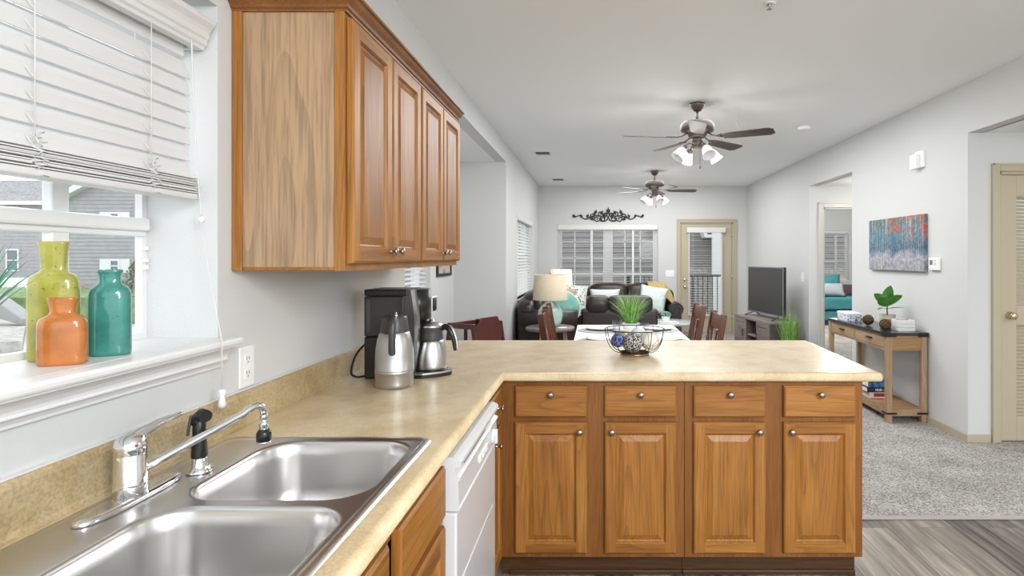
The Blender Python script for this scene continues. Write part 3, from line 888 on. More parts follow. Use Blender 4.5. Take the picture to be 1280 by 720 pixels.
# ---- nook window and living room side window
def side_window(name, x, yr, zr, label, tilt, pitch, right_gap):
    ya, yb = yr; za, zb = zr
    b = MB(); frame_x(b, x - 0.15, x - 0.10, ya, yb, za, zb, 0.05)
    ym = (ya + yb) / 2
    b.box(x - 0.145, x - 0.105, ya + 0.05, yb - 0.05, (za + zb) / 2 - 0.02, (za + zb) / 2 + 0.02)
    b.box(x - 0.14, x - 0.11, ym - 0.02, ym + 0.02, za + 0.05, zb - 0.05)
    w = struct(name, b, M['white'])
    b = MB(); b.box(x - 0.13, x - 0.126, ya + 0.05, yb - 0.05, za + 0.05, zb - 0.05); struct('pane', b, M['glass'], w)
    b = MB(); b.box(x - 0.1, x + 0.02, ya, yb, za - 0.02, za, 0.004); struct('sill_board', b, M['white'], w)
    t = thing('window_blind', label, 'blind', (x - 0.05, ym, za))
    b = MB()
    z = zb - 0.09
    while z > za + 0.05:
        slat_x(b, x - 0.055, z, ya + 0.02, yb - 0.02 - right_gap, 0.05, tilt); z -= pitch
    b.build('slat_panel', M['blind'], t)
    b = MB(); b.box(x - 0.085, x + 0.012, ya + 0.008, yb - 0.008, zb - 0.085, zb - 0.005, 0.006); b.build('valance', M['blind'], t)
    b = MB(); b.box(x - 0.08, x - 0.03, ya + 0.02, yb - 0.02 - right_gap, za + 0.015, za + 0.035, 0.004); b.build('bottom_rail', M['blind'], t)
    for yy in (ya + (yb - ya) * 0.2, ya + (yb - ya) * 0.8):
        b = MB(); b.tube([(x - 0.028, yy, zb - 0.06), (x - 0.028, yy, za + 0.03)], 0.0016, 5); b.build('ladder_cord', M['blind'], t)
side_window('window_2', XN, NW, (0.72, 2.03), 'white blind of the nook window behind the coffee maker', R(-20), 0.043, 0.0)
side_window('window_3', XL, LW, (0.84, 2.01), 'white blind on the side wall window behind the leather sofa arm', R(-42), 0.046, 0.0)

# ---- back window: two hung units with grids
b = MB()
frame_y(b, YB + 0.10, YB + 0.16, BW[0], BW[1], 0.62, 2.03, 0.05)
xm = 0.255
b.box(xm - 0.06, xm + 0.06, YB + 0.09, YB + 0.165, 0.67, 1.98)
w4 = struct('window_4', b, M['white'])
b = MB()
for xa, xb in ((BW[0] + 0.05, xm - 0.06), (xm + 0.06, BW[1] - 0.05)):
    frame_y(b, YB + 0.11, YB + 0.15, xa, xb, 1.07, 1.98, 0.03)
    frame_y(b, YB + 0.105, YB + 0.145, xa, xb, 0.67, 1.12, 0.035)
struct('sash', b, M['white'], w4)
b = MB()
for xs in ((-0.37, -0.07), (0.575, 0.865)):
    for x in xs: b.box(x - 0.011, x + 0.011, YB + 0.122, YB + 0.134, 0.70, 1.96)
for z in (1.395, 1.70):
    b.box(BW[0] + 0.08, xm - 0.08, YB + 0.122, YB + 0.134, z - 0.009, z + 0.009)
    b.box(xm + 0.08, BW[1] - 0.08, YB + 0.122, YB + 0.134, z - 0.009, z + 0.009)
struct('grille', b, M['white'], w4)
b = MB(); b.box(BW[0] + 0.05, BW[1] - 0.05, YB + 0.127, YB + 0.130, 0.67, 1.98); struct('pane', b, M['glass'], w4)
b = MB(); b.box(BW[0], BW[1], YB - 0.02, YB + 0.1, 0.60, 0.62, 0.004); struct('sill_board', b, M['white'], w4)
t = thing('window_blind', 'wide open slatted white blind across the back window above the loveseat', 'blind', (0.25, YB + 0.04, 0.64))
b = MB(); z = 1.93
while z > 0.68:
    slat_y(b, YB + 0.045, z, BW[0] + 0.02, BW[1] - 0.02, 0.045, R(1.5), 0.0014); z -= 0.046
b.build('slat_panel', M['blind'], t)
b = MB(); b.box(BW[0] + 0.004, BW[1] - 0.004, YB - 0.012, YB + 0.07, 1.925, 2.027, 0.006); b.build('valance', M['blind'], t)
b = MB(); b.box(BW[0] + 0.02, BW[1] - 0.02, YB + 0.02, YB + 0.07, 0.635, 0.655, 0.004); b.build('bottom_rail', M['blind'], t)
for x in (-0.05, 0.72):
    b = MB(); b.box(x - 0.019, x + 0.019, YB + 0.0185, YB + 0.0205, 0.64, 1.94); b.build('ladder_tape', M['blind'], t)

# ---- patio door
def casing_y(b, y0, xa, xb, zt, w=0.065, d=0.02):
    b.box(xa - w, xa, y0 - d, y0, 0, zt + w, 0.005); b.box(xb, xb + w, y0 - d, y0, 0, zt + w, 0.005)
    b.box(xa, xb, y0 - d, y0, zt, zt + w, 0.005)
    b.box(xa - w, xa - w + 0.016, y0 - d - 0.007, y0 - d, 0, zt + w, 0.003); b.box(xb + w - 0.016, xb + w, y0 - d - 0.007, y0 - d, 0, zt + w, 0.003)
    b.box(xa - w, xb + w, y0 - d - 0.007, y0 - d, zt + w - 0.016, zt + w, 0.003)
    b.box(xa, xa + 0.02, y0, y0 + 0.11, 0, zt); b.box(xb - 0.02, xb, y0, y0 + 0.11, 0, zt); b.box(xa, xb, y0, y0 + 0.11, zt - 0.02, zt)
b = MB(); casing_y(b, YB, BD[0], BD[1], 2.055)
d1 = struct('door_1', b, M['beige'])
b = MB()
sx0, sx1, sy0, sy1 = BD[0] + 0.024, BD[1] - 0.024, YB + 0.012, YB + 0.056
gx0, gx1, gz0, gz1 = 1.765, 2.375, 0.32, 1.90
b.box(sx0, gx0, sy0, sy1, 0.012, 2.03); b.box(gx1, sx1, sy0, sy1, 0.012, 2.03)
b.box(gx0, gx1, sy0, sy1, 0.012, gz0); b.box(gx0, gx1, sy0, sy1, gz1, 2.03)
slab = struct('door_slab', b, M['beige'], d1)
b = MB(); frame_y(b, sy0 - 0.012, sy0 + 0.004, gx0 - 0.012, gx1 + 0.012, gz0 - 0.012, gz1 + 0.012, 0.026)
struct('glass_frame', b, M['white'], slab)
b = MB(); b.box(gx0, gx1, sy0 + 0.02, sy0 + 0.024, gz0, gz1); struct('pane', b, M['glass'], slab)
b = MB()
for z in (0.995, 0.86):
    b.lathe([(0.028, 0), (0.028, 0.008), (0.012, 0.012), (0.012, 0.03), (0.026, 0.038), (0.029, 0.05), (0.02, 0.06), (0.004, 0.062)] if z < 0.9 else [(0.03, 0), (0.03, 0.012), (0.022, 0.02), (0.006, 0.022)], (1.685, sy0, z), 18, axis=(0, -1, 0))
struct('door_handle', b, M['brass'], slab)
b = MB()
for z in (0.25, 1.0, 1.78): b.cyl((BD[1] - 0.018, YB + 0.004, z), (BD[1] - 0.018, YB + 0.004, z + 0.09), 0.008, n=10)
struct('hinge', b, M['brass'], d1)
t = thing('door_blind', 'narrow open white blind on the glazed patio door', 'blind', (2.07, YB - 0.01, 0.35))
b = MB(); z = 1.86
while z > 0.36:
    slat_y(b, YB - 0.022, z, gx0 - 0.02, gx1 + 0.03, 0.030, R(3), 0.002); z -= 0.046
b.build('slat_panel', M['blind'], t)
b = MB(); b.box(gx0 - 0.05, gx1 + 0.06, YB - 0.06, YB + 0.006, 1.87, 1.965, 0.006); b.build('valance', M['blind'], t)
b = MB(); b.box(gx0 - 0.02, gx1 + 0.03, YB - 0.04, YB - 0.004, 0.335, 0.355, 0.004); b.build('bottom_rail', M['blind'], t)
for x in (1.83, 2.33):
    b = MB(); b.tube([(x, YB - 0.04, 1.88), (x, YB - 0.04, 0.35)], 0.002, 5); b.build('ladder_cord', M['blind'], t)

# ---- bedroom doorway (casing only, the door stands open out of sight)
b = MB(); casing_y(b, 7.63, HD[0], HD[1], 2.065, 0.07)
struct('door_2', b, mat('pale_casing', (0.58, 0.57, 0.54), 0.4))

# ---- louvred closet door
b = MB(); casing_y(b, 4.38, CD[0], CD[1], 2.06, 0.06)
d3 = struct('door_3', b, M['beige'])
b = MB()
x0, x1 = CD[0] + 0.024, CD[0] + 0.024 + 0.76
y0, y1 = 4.385, 4.42
b.box(x0, x0 + 0.115, y0, y1, 0.012, 2.032, 0.003); b.box(x1 - 0.115, x1, y0, y1, 0.012, 2.032, 0.003)
for za, zb in ((0.012, 0.20), (0.89, 1.04), (1.87, 2.032)):
    b.box(x0 + 0.115, x1 - 0.115, y0, y1, za, zb, 0.003)
sl = struct('door_slab', b, M['beige'], d3)
b = MB()
for za, zb in ((0.20, 0.89), (1.04, 1.87)):
    n = int((zb - za) / 0.027)
    for k in range(n):
        z = za + (k + 0.5) * (zb - za) / n
        slat_y(b, 4.4025, z, x0 + 0.115, x1 - 0.115, 0.030, R(42), 0.006)
struct('louvers', b, M['beige'], sl)
b = MB()
b.lathe([(0.030, 0), (0.030, 0.006), (0.011, 0.012), (0.011, 0.03), (0.024, 0.036), (0.029, 0.048), (0.027, 0.056), (0.014, 0.064), (0.002, 0.066)], (x0 + 0.06, y0, 0.965), 22, axis=(0, -1, 0))
struct('door_knob', b, M['brass'], sl)
b = MB(); b.box(x1 + 0.006, CD[1] - 0.024, y0, y1, 0.012, 2.032, 0.003); struct('door_leaf', b, M['beige'], d3)

# ---- bedroom window
b = MB(); frame_y(b, 14.02, 14.07, W5[0], W5[1], 0.85, 2.06, 0.05)
b.box(W5[0], W5[1], 14.025, 14.065, 1.28, 1.33); b.box(5.86, 5.91, 14.03, 14.06, 0.9, 2.0)
w5 = struct('window_5', b, M['white'])
b = MB(); b.box(W5[0] + 0.05, W5[1] - 0.05, 14.045, 14.049, 0.9, 2.01); struct('pane', b, M['glass'], w5)
t = thing('window_blind', 'white blind of the bedroom window behind the teal bed', 'blind', (5.45, 13.97, 0.87))
b = MB(); z = 1.97
while z > 0.9:
    slat_y(b, 13.985, z, W5[0] + 0.02, W5[1] - 0.02, 0.05, R(8), 0.003); z -= 0.055
b.build('slat_panel', M['blind'], t)
b = MB(); b.box(W5[0] + 0.005, W5[1] - 0.005, 13.94, 14.0, 1.99, 2.055, 0.006); b.build('valance', M['blind'], t)

# ================================================================ OUTSIDE
b = MB()
b.box(-90, 60, -40, 90, -1.0, -0.9)
struct('ground', b, M['road'])
b = MB(); b.box(-60, -10.0, 20, 27, -0.899, 0.02); b.box(-8, 24, 13.2, 30, -0.899, -0.87)
g = struct('ground_lawn', b, M['lawn'])
b = MB(); b.prism([(-13.9, 14.0), (-19.3, 19.6), (-34, 19.6), (-34, 8)], 'Z', -0.899, -0.62)
struct('ground_gravel', b, M['gravel'])
b = MB(); b.hexa([(-18.6, 17.3, -0.2), (-17.0, 17.1, -0.62), (-16.9, 17.5, -0.62), (-18.5, 17.7, -0.2), (-18.6, 17.3, 0.55), (-17.0, 17.1, -0.42), (-16.9, 17.5, -0.42), (-18.5, 17.7, 0.55)], 0.03)
tag(b.build('splash_block', mat('gray_concrete', (0.33, 0.33, 0.33), 0.9), loc=(-17.8, 17.4, -0.62)), 'slanted gray concrete block on the gravel outside the kitchen window', 'block')

def siding_wall(b, face, a0, a1, at, z0, z1, top=None, h=0.17, mi=0):
    """lapped boards facing -y or +x; top(z) narrows them into a gable"""
    n = int(round((z1 - z0) / h))
    for k in range(n):
        za, zb = z0 + k * (z1 - z0) / n, z0 + (k + 1) * (z1 - z0) / n
        l0, l1 = (a0, a1) if top is None else top(a0, a1, (za + zb) / 2)
        if l1 - l0 < 0.05: continue
        if face == 'Y':
            b.prism([(at - 0.03, za), (at + 0.02, za), (at + 0.02, zb), (at - 0.004, zb)], 'X', l0, l1, mi)
        else:
            b.prism([(at + 0.03, za), (at - 0.02, za), (at - 0.02, zb), (at + 0.004, zb)], 'Y', l0, l1, mi)
def house_window(root, xa, xb, y, za, zb, shutters=0.0):
    b = MB(); frame_y(b, y - 0.08, y, xa, xb, za, zb, 0.09)
    b.box(xa + 0.09, xb - 0.09, y - 0.06, y, (za + zb) / 2 - 0.03, (za + zb) / 2 + 0.03)
    if shutters:
        b.box(xa - shutters, xa, y - 0.06, y, za, zb); b.box(xb, xb + shutters, y - 0.06, y, za, zb)
    f = b.build('window', M['white'], root)
    b = MB(); b.box(xa + 0.08, xb - 0.08, y - 0.04, y - 0.02, za + 0.08, zb - 0.08); b.build('pane', M['pane'], f)

# house seen in the right half of the kitchen window: gable to us
H = 26.0
hs = thing('house', 'gray sided gable house seen past the teal bottle through the kitchen window', 'house', (-16, H, 0.0))
def gab(a0, a1, z):
    apex, eave, xa = 7.95, 4.0, -16.0
    if z <= eave: return a0, a1
    t = (z - eave) / (apex - eave)
    return a0 + (xa - a0) * t, a1 + (xa - a1) * t
b = MB(); siding_wall(b, 'Y', -23.9, -9.0, H, 0.25, 7.9, gab, 0.17)
b.prism([(-23.9, 0.0), (-9.0, 0.0), (-9.0, 4.0), (-16, 7.9), (-23.9, 4.0)], 'Y', H + 0.02, H + 5)
b.build('wall', M['siding_light'], hs)
for xa, xb in ((-24.4, -16), (-8.4, -16)):
    b = MB(); b.prism([(xa, 3.74), (xb, 7.93), (xb, 8.2), (xa, 4.01)], 'Y', H - 0.4, H + 5.4); b.build('roof', M['white'], hs)
house_window(hs, -21.85, -21.35, H - 0.02, 2.85, 3.46, 0.42)
house_window(hs, -21.85, -21.35, H - 0.02, 0.72, 1.34, 0.42)
house_window(hs, -17.7, -16.9, H - 0.02, 0.72, 1.9, 0.42)
b = MB(); b.box(-23.9, -9, H - 0.08, H + 0.02, 0.0, 0.25); b.build('foundation', M['sidinglow'], hs)
# house at the left edge of the kitchen window
H2 = 40.0
h2 = thing('house', 'gray sided house with white eave behind the lime bottle and spiky plant', 'house', (-42, H2, 0.0))
b = MB(); siding_wall(b, 'Y', -48, -37.6, H2, 0.0, 5.3, None, 0.24)
b.box(-48, -37.62, H2 + 0.02, H2 + 2.0, 0.0, 5.3)
b.build('wall', M['siding_light'], h2)
b = MB(); b.prism([(H2 - 0.6, 5.25), (H2 + 1.0, 6.9), (H2 + 2.6, 5.25), (H2 + 2.6, 5.1), (H2 - 0.6, 5.1)], 'X', -48.6, -37.4)
b.build('roof', M['roof'], h2)
b = MB(); b.box(-48.6, -37.4, H2 - 0.72, H2 - 0.6, 5.02, 5.27); b.build('gutter', M['white'], h2)
house_window(h2, -40.8, -39.9, H2 - 0.02, 3.4, 4.95)
house_window(h2, -40.8, -39.9, H2 - 0.02, 0.45, 2.0)
# shrub by the house
sh = thing('shrub', 'green shrub beside the house, seen right of the teal bottle', 'shrub', (-16.3, 20.6, 0.02))
b = MB(); b.tube([(-16.3, 20.6, 0.0), (-16.25, 20.6, 0.9)], [0.06, 0.03], 8); b.build('trunk', M['graywood'], sh)
b = MB(); rnd = random.Random(3)
for k in range(800):
    a = rnd.random() * 2 * PI; z = rnd.random(); rr = (1 - z) ** 0.6 * 0.62 * (0.35 + 0.65 * rnd.random())
    p = Vector((-16.3 + rr * math.cos(a), 20.6 + rr * math.sin(a), 0.1 + z * 1.25))
    b.blade(p, p + Vector((rnd.uniform(-.14, .14), rnd.uniform(-.14, .14), rnd.uniform(-.03, .15))), 0.07, 0, 2)
b.build('foliage', M['shrub'], sh)

# neighbouring building behind the back wall
n1 = thing('apartment_building', 'taupe sided building filling the view behind the back window and patio door', 'building', (1, 17, -0.9))
b = MB(); siding_wall(b, 'Y', -6, 12, 17.0, 1.1, 5.5, None, 0.15); siding_wall(b, 'Y', -6, 1.2, 17.0, -0.9, 1.1, None, 0.15)
b.box(-6, 12, 17.02, 20, -0.9, 5.5); b.build('wall', M['siding'], n1)
b = MB(); b.box(2.2, 12, 16.93, 17.02, -0.9, 1.1); b.build('stone_base', M['sidinglow'], n1)
b = MB(); b.prism([(3.0, 2.35), (3.15, 1.98), (3.95, 1.98), (3.95, 2.06), (3.22, 2.06), (3.07, 2.4)], 'Y', 16.4, 16.95)
b.build('porch_trim', M['white'], n1)
b = MB(); b.box(3.62, 3.72, 16.7, 16.94, -0.9, 5.5); b.build('corner_board', M['white'], n1)
b = MB(); b.box(3.44, 3.619, 16.75, 16.94, -0.9, 5.5); b.build('shutter', mat('slate_blue', (0.10, 0.115, 0.15), 0.6), n1)
# left side neighbour
n2 = thing('apartment_building', 'taupe sided building behind the blinds of the left side windows', 'building', (-7.5, 60, -0.9))
b = MB(); siding_wall(b, 'X', 34, 90, -7.5, -0.9, 6.0, None, 0.17); b.box(-9, -7.52, 34, 90, -0.9, 6.0); b.build('wall', M['siding'], n2)
b = MB(); b.box(-7.5, -7.4, 40.0, 41.2, 0.4, 2.0); b.build('window', M['white'], n2)
# bedroom neighbour
n3 = thing('apartment_building', 'gray sided building outside the bedroom window', 'building', (8, 24, -0.9))
b = MB(); siding_wall(b, 'Y', 5.0, 16, 24.0, -0.9, 2.6, None, 0.2); siding_wall(b, 'Y', 9.9, 16, 24.0, 2.6, 6, None, 0.2); b.box(5.0, 16, 24.02, 27, -0.9, 2.6); b.build('wall', M['siding'], n3)
# balcony
b = MB(); b.box(0.6, 3.6, YB + 0.2, 12.4, -0.16, -0.03); struct('ground_balcony', b, M['road'])
bt = thing('balcony_railing', 'dark metal balcony railing outside the patio door', 'railing', (2.2, 12.3, -0.03))
b = MB(); b.box(0.7, 3.5, 12.26, 12.32, 1.00, 1.045, 0.004); b.build('top_rail', M['blackmatte'], bt)
b = MB(); b.box(0.7, 3.5, 12.27, 12.31, 0.08, 0.115, 0.004); b.build('bottom_rail', M['blackmatte'], bt)
b = MB()
for k in range(27):
    x = 0.75 + k * 0.104
    b.box(x - 0.009, x + 0.009, 12.281, 12.299, 0.11, 1.005)
b.build('balusters', M['blackmatte'], bt)
for x in (0.72, 2.1, 3.48):
    b = MB(); b.box(x - 0.025, x + 0.025, 12.265, 12.315, -0.03, 1.0); b.build('post', M['blackmatte'], bt)
# ================================================================ KITCHEN
def raised_door(b, o, U, V, N_, w, h, t=0.020, fr=0.045, flat=False):
    """raised panel door; o lower corner, U along width, V up, N_ outward. mi 0 upright grain, 1 level grain"""
    o, U, V, N_ = Vector(o), Vector(U), Vector(V), Vector(N_)
    P = lambda u, v, n: o + U * u + V * v + N_ * n
    def loop(i, n): return [P(i, i, n), P(w - i, i, n), P(w - i, h - i, n), P(i, h - i, n)]
    def strip(a, c, horiz=True):
        for k in range(4):
            q = [b._v(a[k]), b._v(a[(k + 1) % 4]), b._v(c[(k + 1) % 4]), b._v(c[k])]
            b._f(q, mi=1 if (k % 2 == 0) else 0)
    e = 0.007
    back, side, face = loop(0, 0), loop(0, t - 0.006), loop(e, t)
    b._f([b._v(p) for p in reversed(back)], mi=0)
    strip(back, side); strip(side, face)
    if flat:
        b._f([b._v(p) for p in face], mi=1); return
    # frame: stiles full height, rails between
    for u0, u1, v0, v1, mi in ((e, fr, e, h - e, 0), (w - fr, w - e, e, h - e, 0), (fr, w - fr, e, fr, 1), (fr, w - fr, h - fr, h - e, 1)):
        b._f([b._v(P(u0, v0, t)), b._v(P(u1, v0, t)), b._v(P(u1, v1, t)), b._v(P(u0, v1, t))], mi=mi)
    l1, l2, l3, l4, l5 = loop(fr, t), loop(fr + 0.003, t - 0.003), loop(fr + 0.008, t - 0.010), loop(fr + 0.012, t - 0.0115), loop(fr + 0.036, t - 0.002)
    for a, c in ((l1, l2), (l2, l3), (l3, l4), (l4, l5)):
        for k in range(4):
            b._f([b._v(a[k]), b._v(a[(k + 1) % 4]), b._v(c[(k + 1) % 4]), b._v(c[k])], mi=0)
    b._f([b._v(p) for p in l5], mi=0)
KNOB = [(r * 0.88, z) for r, z in [(0.0075, 0), (0.0085, 0.002), (0.0048, 0.006), (0.0045, 0.014), (0.007, 0.018), (0.0145, 0.021), (0.0152, 0.0245), (0.0125, 0.028), (0.005, 0.030), (0.001, 0.0302)]]
def knob(par, p, axis):
    b = MB(); b.lathe(KNOB, p, 20, axis=axis)
    return b.build('knob', M['nickel'], par)
OV, OH = [M['oak_v'], M['oak_h']], [M['oak_v'], M['oak_h']]
OHY = [M['oak_v'], M['oak_y']]

# ---- wall cabinets (doors face +x)
CX = -0.716                                    # face frame front
WC0, WC1, WCW = 1.655, 2.335, 0.668
CZ0, CZ1 = 1.367, 2.137
def wall_cabinet(y0, label, end):
    t = thing('wall_cabinet', label, 'cabinet', (XL, y0, CZ0))
    b = MB()
    b.box(XL + 0.001, CX - 0.02, y0, y0 + WCW, CZ0 + 0.012, CZ1)
    b.build('body', M['oakside'], t)
    b = MB()
    for ya, yb in ((y0, y0 + 0.04), (y0 + WCW / 2 - 0.02, y0 + WCW / 2 + 0.02), (y0 + WCW - 0.04, y0 + WCW)):
        b.box(CX - 0.02, CX, ya, yb, CZ0, CZ1, 0.001)
    for za, zb in ((CZ0, CZ0 + 0.04), (CZ1 - 0.05, CZ1)):
        b.box(CX - 0.02, CX - 0.0005, y0, y0 + WCW, za, zb)
    b.build('face_frame', M['oak_v'], t)
    if end:
        b = MB()
        b.box(XL + 0.001, XL + 0.03, y0 - 0.006, y0, CZ0, CZ1, 0.001)
        b.box(CX - 0.028, CX, y0 - 0.006, y0, CZ0, CZ1, 0.001)
        b.build('end_stile', M['oak_v'], t)
    dw = WCW / 2 - 0.014
    for k, ya in enumerate((y0 + 0.010, y0 + WCW / 2 + 0.004)):
        b = MB(); raised_door(b, (CX + 0.001, ya, CZ0 + 0.022), (0, 1, 0), (0, 0, 1), (1, 0, 0), dw, CZ1 - CZ0 - 0.060)
        d = b.build('door', OHY, t)
        knob(d, (CX + 0.021, ya + (dw - 0.028 if k == 0 else 0.028), CZ0 + 0.060), (1, 0, 0))
    b = MB(); b.box(XL + 0.001, CX - 0.02, y0, y0 + WCW, CZ0 + 0.002, CZ0 + 0.012)
    b.build('bottom_panel', M['oak_y'], t)
wall_cabinet(WC0, 'oak wall cabinet with exposed side panel, nearest the window', True)
wall_cabinet(WC0 + WCW, 'oak wall cabinet above the coffee maker, next to the nook opening', False)
cr = [(CX + 0.0005, CZ1 - 0.026), (CX + 0.006, CZ1 - 0.026), (CX + 0.007, CZ1 - 0.020), (CX + 0.013, CZ1 - 0.016), (CX + 0.016, CZ1 - 0.009), (CX + 0.028, CZ1 + 0.002), (CX + 0.034, CZ1 + 0.011), (CX + 0.042, CZ1 + 0.014), (CX + 0.042, CZ1 + 0.022), (CX + 0.0005, CZ1 + 0.022)]
t = thing('crown_moulding', 'dark oak crown moulding running along the top of both wall cabinets', 'moulding', (XL, WC0, CZ1))
# swept profile: front run and near return, mitred at the corner
b = MB()
yN, yF = WC0, WC0 + 2 * WCW
fr_ = [[(p[0], yN - (p[0] - CX), p[1]) for p in cr], [(p[0], yF, p[1]) for p in cr]]
b.rings(fr_, False)
b.build('front_run', M['oakframe'], t)
b = MB()
b.rings([[(XL + 0.001, yN - (p[0] - CX) , p[1]) for p in cr], [(p[0], yN - (p[0] - CX), p[1]) for p in cr]], False)
b.build('side_run', M['oakframe'], t)

# ---- base cabinets
PY = 2.485                                     # peninsula face
BZ0, BZ1 = 0.114, 0.876
def base_cabinet(x0, x1, label, end):
    t = thing('base_cabinet', label, 'cabinet', (x0, PY, 0))
    xf = x0 if end else -0.411
    b = MB(); b.box(xf + 0.001, x1, PY + 0.02, PY + 0.605, BZ0, BZ1); b.build('body', M['oakframe'], t)
    b = MB()
    xm = (x0 + x1) / 2
    for xa, xb in ((xf, x0 + 0.045), (xm - 0.05, xm + 0.05), (x1 - 0.045, x1)):
        b.box(xa, xb, PY, PY + 0.02, BZ0, BZ1, 0.0008)
    for za, zb in ((BZ0, BZ0 + 0.04), (0.690, 0.725), (BZ1 - 0.04, BZ1)):
        b.box(x0, x1, PY + 0.0006, PY + 0.02, za, zb)
    b.build('face_frame', M['oakframe'], t)
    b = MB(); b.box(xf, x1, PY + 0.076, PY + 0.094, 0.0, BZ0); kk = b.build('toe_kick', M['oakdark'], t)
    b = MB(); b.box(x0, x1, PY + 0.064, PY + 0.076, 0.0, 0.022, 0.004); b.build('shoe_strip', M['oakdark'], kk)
    dw = 0.308
    for k, xa in enumerate((x0 + 0.036, x1 - 0.036 - dw)):
        b = MB(); raised_door(b, (xa, PY - 0.001, 0.137), (1, 0, 0), (0, 0, 1), (0, -1, 0), dw, 0.562)
        d = b.build('door', OV, t)
        knob(d, (xa + (dw - 0.030 if k == 0 else 0.030), PY - 0.021, 0.137 + 0.562 - 0.036), (0, -1, 0))
        b = MB(); raised_door(b, (xa, PY - 0.001, 0.722), (1, 0, 0), (0, 0, 1), (0, -1, 0), dw, 0.134, 0.020, flat=True)
        d = b.build('drawer', OH, t)
        knob(d, (xa + dw / 2, PY - 0.021, 0.722 + 0.100), (0, -1, 0))
base_cabinet(-0.377, 0.388, 'oak base cabinet of the peninsula, the one beside the dishwasher corner', False)
base_cabinet(0.390, 1.156, 'oak base cabinet at the free right end of the peninsula', True)

# left run: corner cabinet beyond dishwasher, sink cabinet (faces +x)
LXF = -0.412
def left_cabinet(y0, y1, fronts, label, name, has_knobs, doors):
    t = thing(name, label, 'cabinet', (XL, y0, 0))
    b = MB(); b.box(XL + 0.002, LXF - 0.02, y0, y0 + 0.018, BZ0, BZ1); b.box(XL + 0.002, LXF - 0.02, y1 - 0.018, y1, BZ0, BZ1)
    b.box(XL + 0.002, LXF - 0.02, y0 + 0.018, y1 - 0.018, BZ0, BZ0 + 0.018)
    b.build('body', M['oakframe'], t)
    b = MB()
    for ya, yb in ((y0, y0 + 0.035), (y1 - 0.035, y1)):
        b.box(LXF - 0.02, LXF, ya, yb, BZ0, BZ1)
    if len(fronts) > 1: b.box(LXF - 0.02, LXF, (y0 + y1) / 2 - 0.03, (y0 + y1) / 2 + 0.03, BZ0, BZ1)
    for za, zb in ((BZ0, BZ0 + 0.04), (0.69, 0.725), (BZ1 - 0.04, BZ1)):
        b.box(LXF - 0.02, LXF - 0.0006, y0, y1, za, zb)
    b.build('face_frame', M['oakframe'], t)
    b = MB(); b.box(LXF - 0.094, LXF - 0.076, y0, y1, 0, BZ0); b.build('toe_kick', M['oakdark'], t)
    for k, (ya, yb) in enumerate(fronts):
        b = MB(); raised_door(b, (LXF + 0.001, ya, 0.722), (0, 1, 0), (0, 0, 1), (1, 0, 0), yb - ya, 0.134, 0.020, flat=True)
        d = b.build('drawer', OHY, t)
        if has_knobs: knob(d, (LXF + 0.021, (ya + yb) / 2, 0.800), (1, 0, 0))
        b = MB(); raised_door(b, (LXF + 0.001, ya, 0.137), (0, 1, 0), (0, 0, 1), (1, 0, 0), yb - ya, 0.562, fr=min(0.056, (yb - ya) * 0.24))
        d = b.build('door', OHY, t)
        knob(d, (LXF + 0.021, ((yb - 0.035) if k == 0 else (ya + 0.035)) if not has_knobs else ya + 0.09, 0.66), (1, 0, 0))
left_cabinet(2.165, 2.4845, [(2.185, 2.44)], 'narrow oak corner cabinet between the dishwasher and the peninsula', 'base_cabinet', True, 1)
left_cabinet(0.66, 1.548, [(0.755, 1.105), (1.165, 1.520)], 'oak sink cabinet under the steel double sink', 'sink_cabinet', False, 2)

# ---- dishwasher
dw = thing('dishwasher', 'white dishwasher between the sink cabinet and the corner cabinet', 'dishwasher', (LXF, 1.85, 0))
y0, y1 = 1.556, 2.160
b = MB(); b.box(XL + 0.05, LXF - 0.002, y0, y1, 0.10, 0.868); b.build('body', M['appgray'], dw)
b = MB(); b.box(LXF - 0.002, LXF + 0.040, y0, y1, 0.125, 0.715, 0.006); dd = b.build('door', M['appliance'], dw)
b = MB(); b.box(LXF + 0.0395, LXF + 0.0425, y0 + 0.02, y1 - 0.06, 0.50, 0.508, 0.001); b.build('seam_line', M['appliance'], dd)
b = MB()
pp = [(LXF - 0.002, 0.720), (LXF + 0.046, 0.720), (LXF + 0.050, 0.728), (LXF + 0.046, 0.732), (LXF + 0.044, 0.80), (LXF + 0.050, 0.805), (LXF + 0.050, 0.812), (LXF + 0.036, 0.818), (LXF + 0.036, 0.835), (LXF + 0.052, 0.842), (LXF + 0.052, 0.852), (LXF + 0.044, 0.862), (LXF + 0.03, 0.866), (LXF - 0.002, 0.866)]
b.prism(pp, 'Y', y0, y1); cpnl = b.build('control_panel', M['appliance'], dw)
b = MB(); b.lathe([(0.028, 0), (0.026, 0.010), (0.022, 0.014), (0.002, 0.015)], (LXF + 0.044, 2.06, 0.767), 24, axis=(1, 0, 0))
b.box(LXF + 0.056, LXF + 0.066, 2.054, 2.066, 0.742, 0.792, 0.002); b.build('dial', M['appliance'], cpnl)
b = MB()
for yy in (1.83, 1.88, 1.93): b.box(LXF + 0.043, LXF + 0.050, yy, yy + 0.035, 0.752, 0.776, 0.003)
b.build('button', M['whiteplastic'], cpnl)
b = MB(); b.box(LXF + 0.035, LXF + 0.041, y0 + 0.09, y1 - 0.20, 0.820, 0.833); b.build('latch_slot', M['charcoal'], cpnl)
b = MB(); b.box(LXF - 0.06, LXF - 0.045, y0, y1, 0.0, 0.12); b.build('kick_plate', M['charcoal'], dw)

